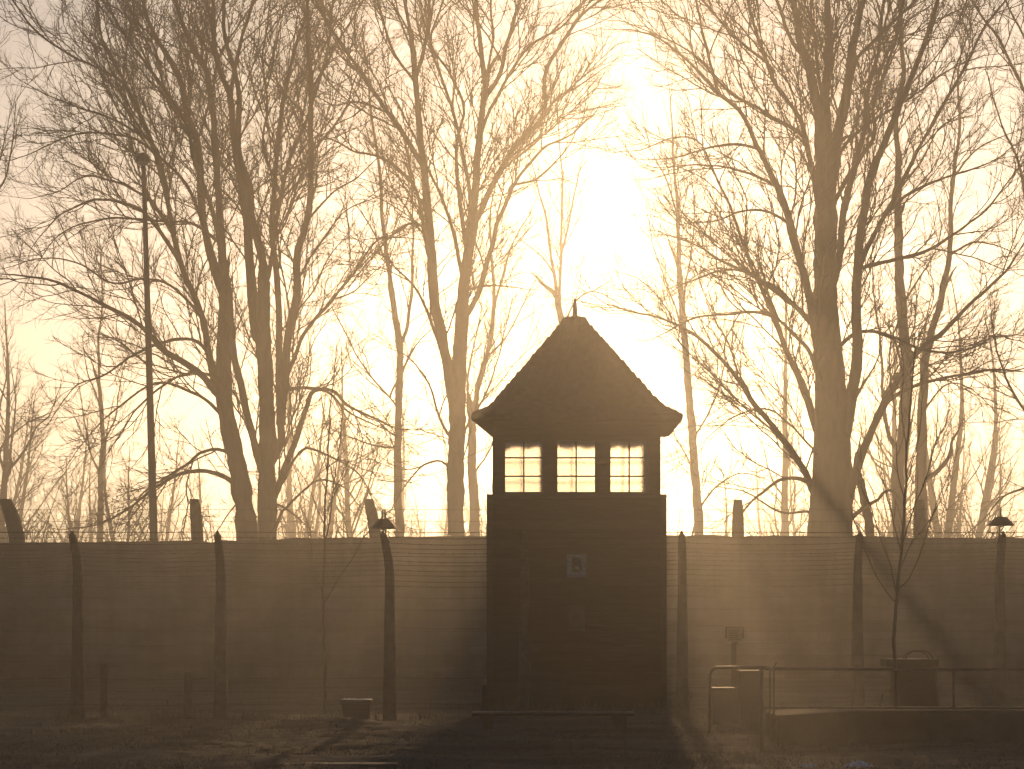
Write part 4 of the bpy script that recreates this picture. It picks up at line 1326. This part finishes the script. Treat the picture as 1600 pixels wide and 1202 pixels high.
# far trees fading in the mist: a few kinds, copied
def wild_tree(name, H, seed, style):
    R = np.random.default_rng(seed)
    t = empty(name, (0, 0, 0), None, None)
    n = 24
    if style == 'bush':
        m = 9
        o = np.zeros((m, 3)); o[:, :2] = R.normal(0, .35, (m, 2)); o[:, 2] = -.1
        tg = unit(np.stack([R.normal(0, .28, m), R.normal(0, .28, m), np.ones(m)], -1))
        P0, R0 = grow(o, tg, R.uniform(.6, 1.0, m) * H, R.uniform(.025, .05, m), np.full(m, .008), 20, 0, 8, .3, .06, R)
    else:
        o = np.array([[0, 0, -.1]]); tg = np.array([[R.normal(0, .04), R.normal(0, .04), 1.0]])
        P0, R0 = grow(o, unit(tg), np.array([H]), np.array([.012 * H + .05]), np.array([.02]), 24, 0, 2, .3, .035, R)
    tubes_mesh('trunk', [(P0, R0, 8)], M_bark, t, smooth=True)
    out = []
    o, tg, r, Ln, f_ = spawn(P0, R0, .42 if style != 'bush' else .4, R, .16 if style != 'bush' else .1)
    if style == 'broad':
        L = H * R.uniform(.25, .5, len(o)) * np.clip(1.15 - f_, .2, 1); ang = (35, 65); tr = .5
    elif style == 'slim':
        L = H * R.uniform(.12, .26, len(o)) * np.clip(1.2 - f_, .2, 1); ang = (25, 50); tr = .5
    else:
        L = H * R.uniform(.15, .4, len(o)) * np.clip(1.2 - f_, .2, 1); ang = (20, 45); tr = .4
    rr = np.minimum(r * .6, .008 + .011 * L)
    P1, R1 = grow(o, tg, L, rr, np.maximum(rr * .3, .007), 14, *ang, tr, .12, R)
    out.append((P1, R1, 5))
    o, tg, r, Ln, f_ = spawn(P1, R1, .38, R, .15)
    L = Ln * R.uniform(.25, .55, len(o)) * (1.1 - .6 * f_) + .15
    rr = np.minimum(r * .65, .012)
    P2, R2 = grow(o, tg, L, rr, np.maximum(rr * .5, .006), 7, 25, 55, .3, .16, R)
    out.append((P2, R2, 4))
    o, tg, r, Ln, f_ = spawn(P2, R2, .34, R, .2)
    L = Ln * R.uniform(.3, .6, len(o)) + .1
    P3, R3 = grow(o, tg, L, np.full(len(o), .0075), np.full(len(o), .0055), 4, 25, 60, .2, .2, R)
    out.append((P3, R3, 3))
    tubes_mesh('crown', out, M_twig, t)
    return t


def place_copies(proto, spots, label, cat, group):
    for i, (x, y, rz, s) in enumerate(spots):
        if i == 0:
            o = proto
        else:
            o = proto.copy(); COL.objects.link(o)
            for c in list(proto.children):
                d = c.copy(); COL.objects.link(d); d.parent = o
        o.location = (x, y, 0); o.rotation_euler = (0, 0, rz); o.scale = (s, s, s)
        tag(o, label, cat, group)


R = np.random.default_rng(77)
def spots(n, y0, y1, s0, s1, lo=-.25, hi=.25, gap=True):
    out = []
    while len(out) < n:
        y = R.uniform(y0, y1); f_ = R.uniform(lo, hi)
        px = 800 + f_ * F
        if gap and 885 < px < 1045 and R.random() < .8: continue
        out.append((f_ * y, y, R.uniform(0, 6.28), R.uniform(s0, s1)))
    return out


place_copies(wild_tree('misty_tree', 15, 301, 'broad'), spots(26, 125, 240, .75, 1.3), 'broad bare tree fading pale into the mist far behind the wall', 'tree', 'broad misty trees behind the wall')
place_copies(wild_tree('misty_tree', 17, 302, 'slim'), spots(22, 125, 230, .75, 1.35), 'slim upright bare tree fading pale into the mist far behind the wall', 'tree', 'slim misty trees behind the wall')
place_copies(wild_tree('misty_tree', 13, 303, 'broad'), spots(16, 150, 300, .9, 1.5), 'ghostly spreading tree almost lost in the mist', 'tree', 'ghostly trees in the distant mist')
place_copies(wild_tree('bare_shrub', 6.0, 304, 'bush'), spots(80, 108, 190, .7, 1.7, gap=False), 'bare many-stemmed shrub in the mist behind the wall', 'shrub', 'bare shrubs behind the wall')

# ------------------------------------------------------------------ haze
hz = MB(); hz.box(-180, 180, -8, 380, -1.6, 34)
hm = bpy.data.materials.new('haze'); hm.use_nodes = True
ht = hm.node_tree; ht.nodes.clear()
ho = ht.nodes.new('ShaderNodeOutputMaterial'); hv = ht.nodes.new('ShaderNodeVolumePrincipled')
hv.inputs['Density'].default_value = HAZE_DENSITY
hv.inputs['Anisotropy'].default_value = HAZE_G
hv.inputs['Color'].default_value = (.98, .95, .90, 1)
ht.links.new(hv.outputs[0], ho.inputs['Volume'])
h = hz.build('haze', hm)
tag(h, 'pale morning mist filling the whole scene', 'mist', kind='stuff')
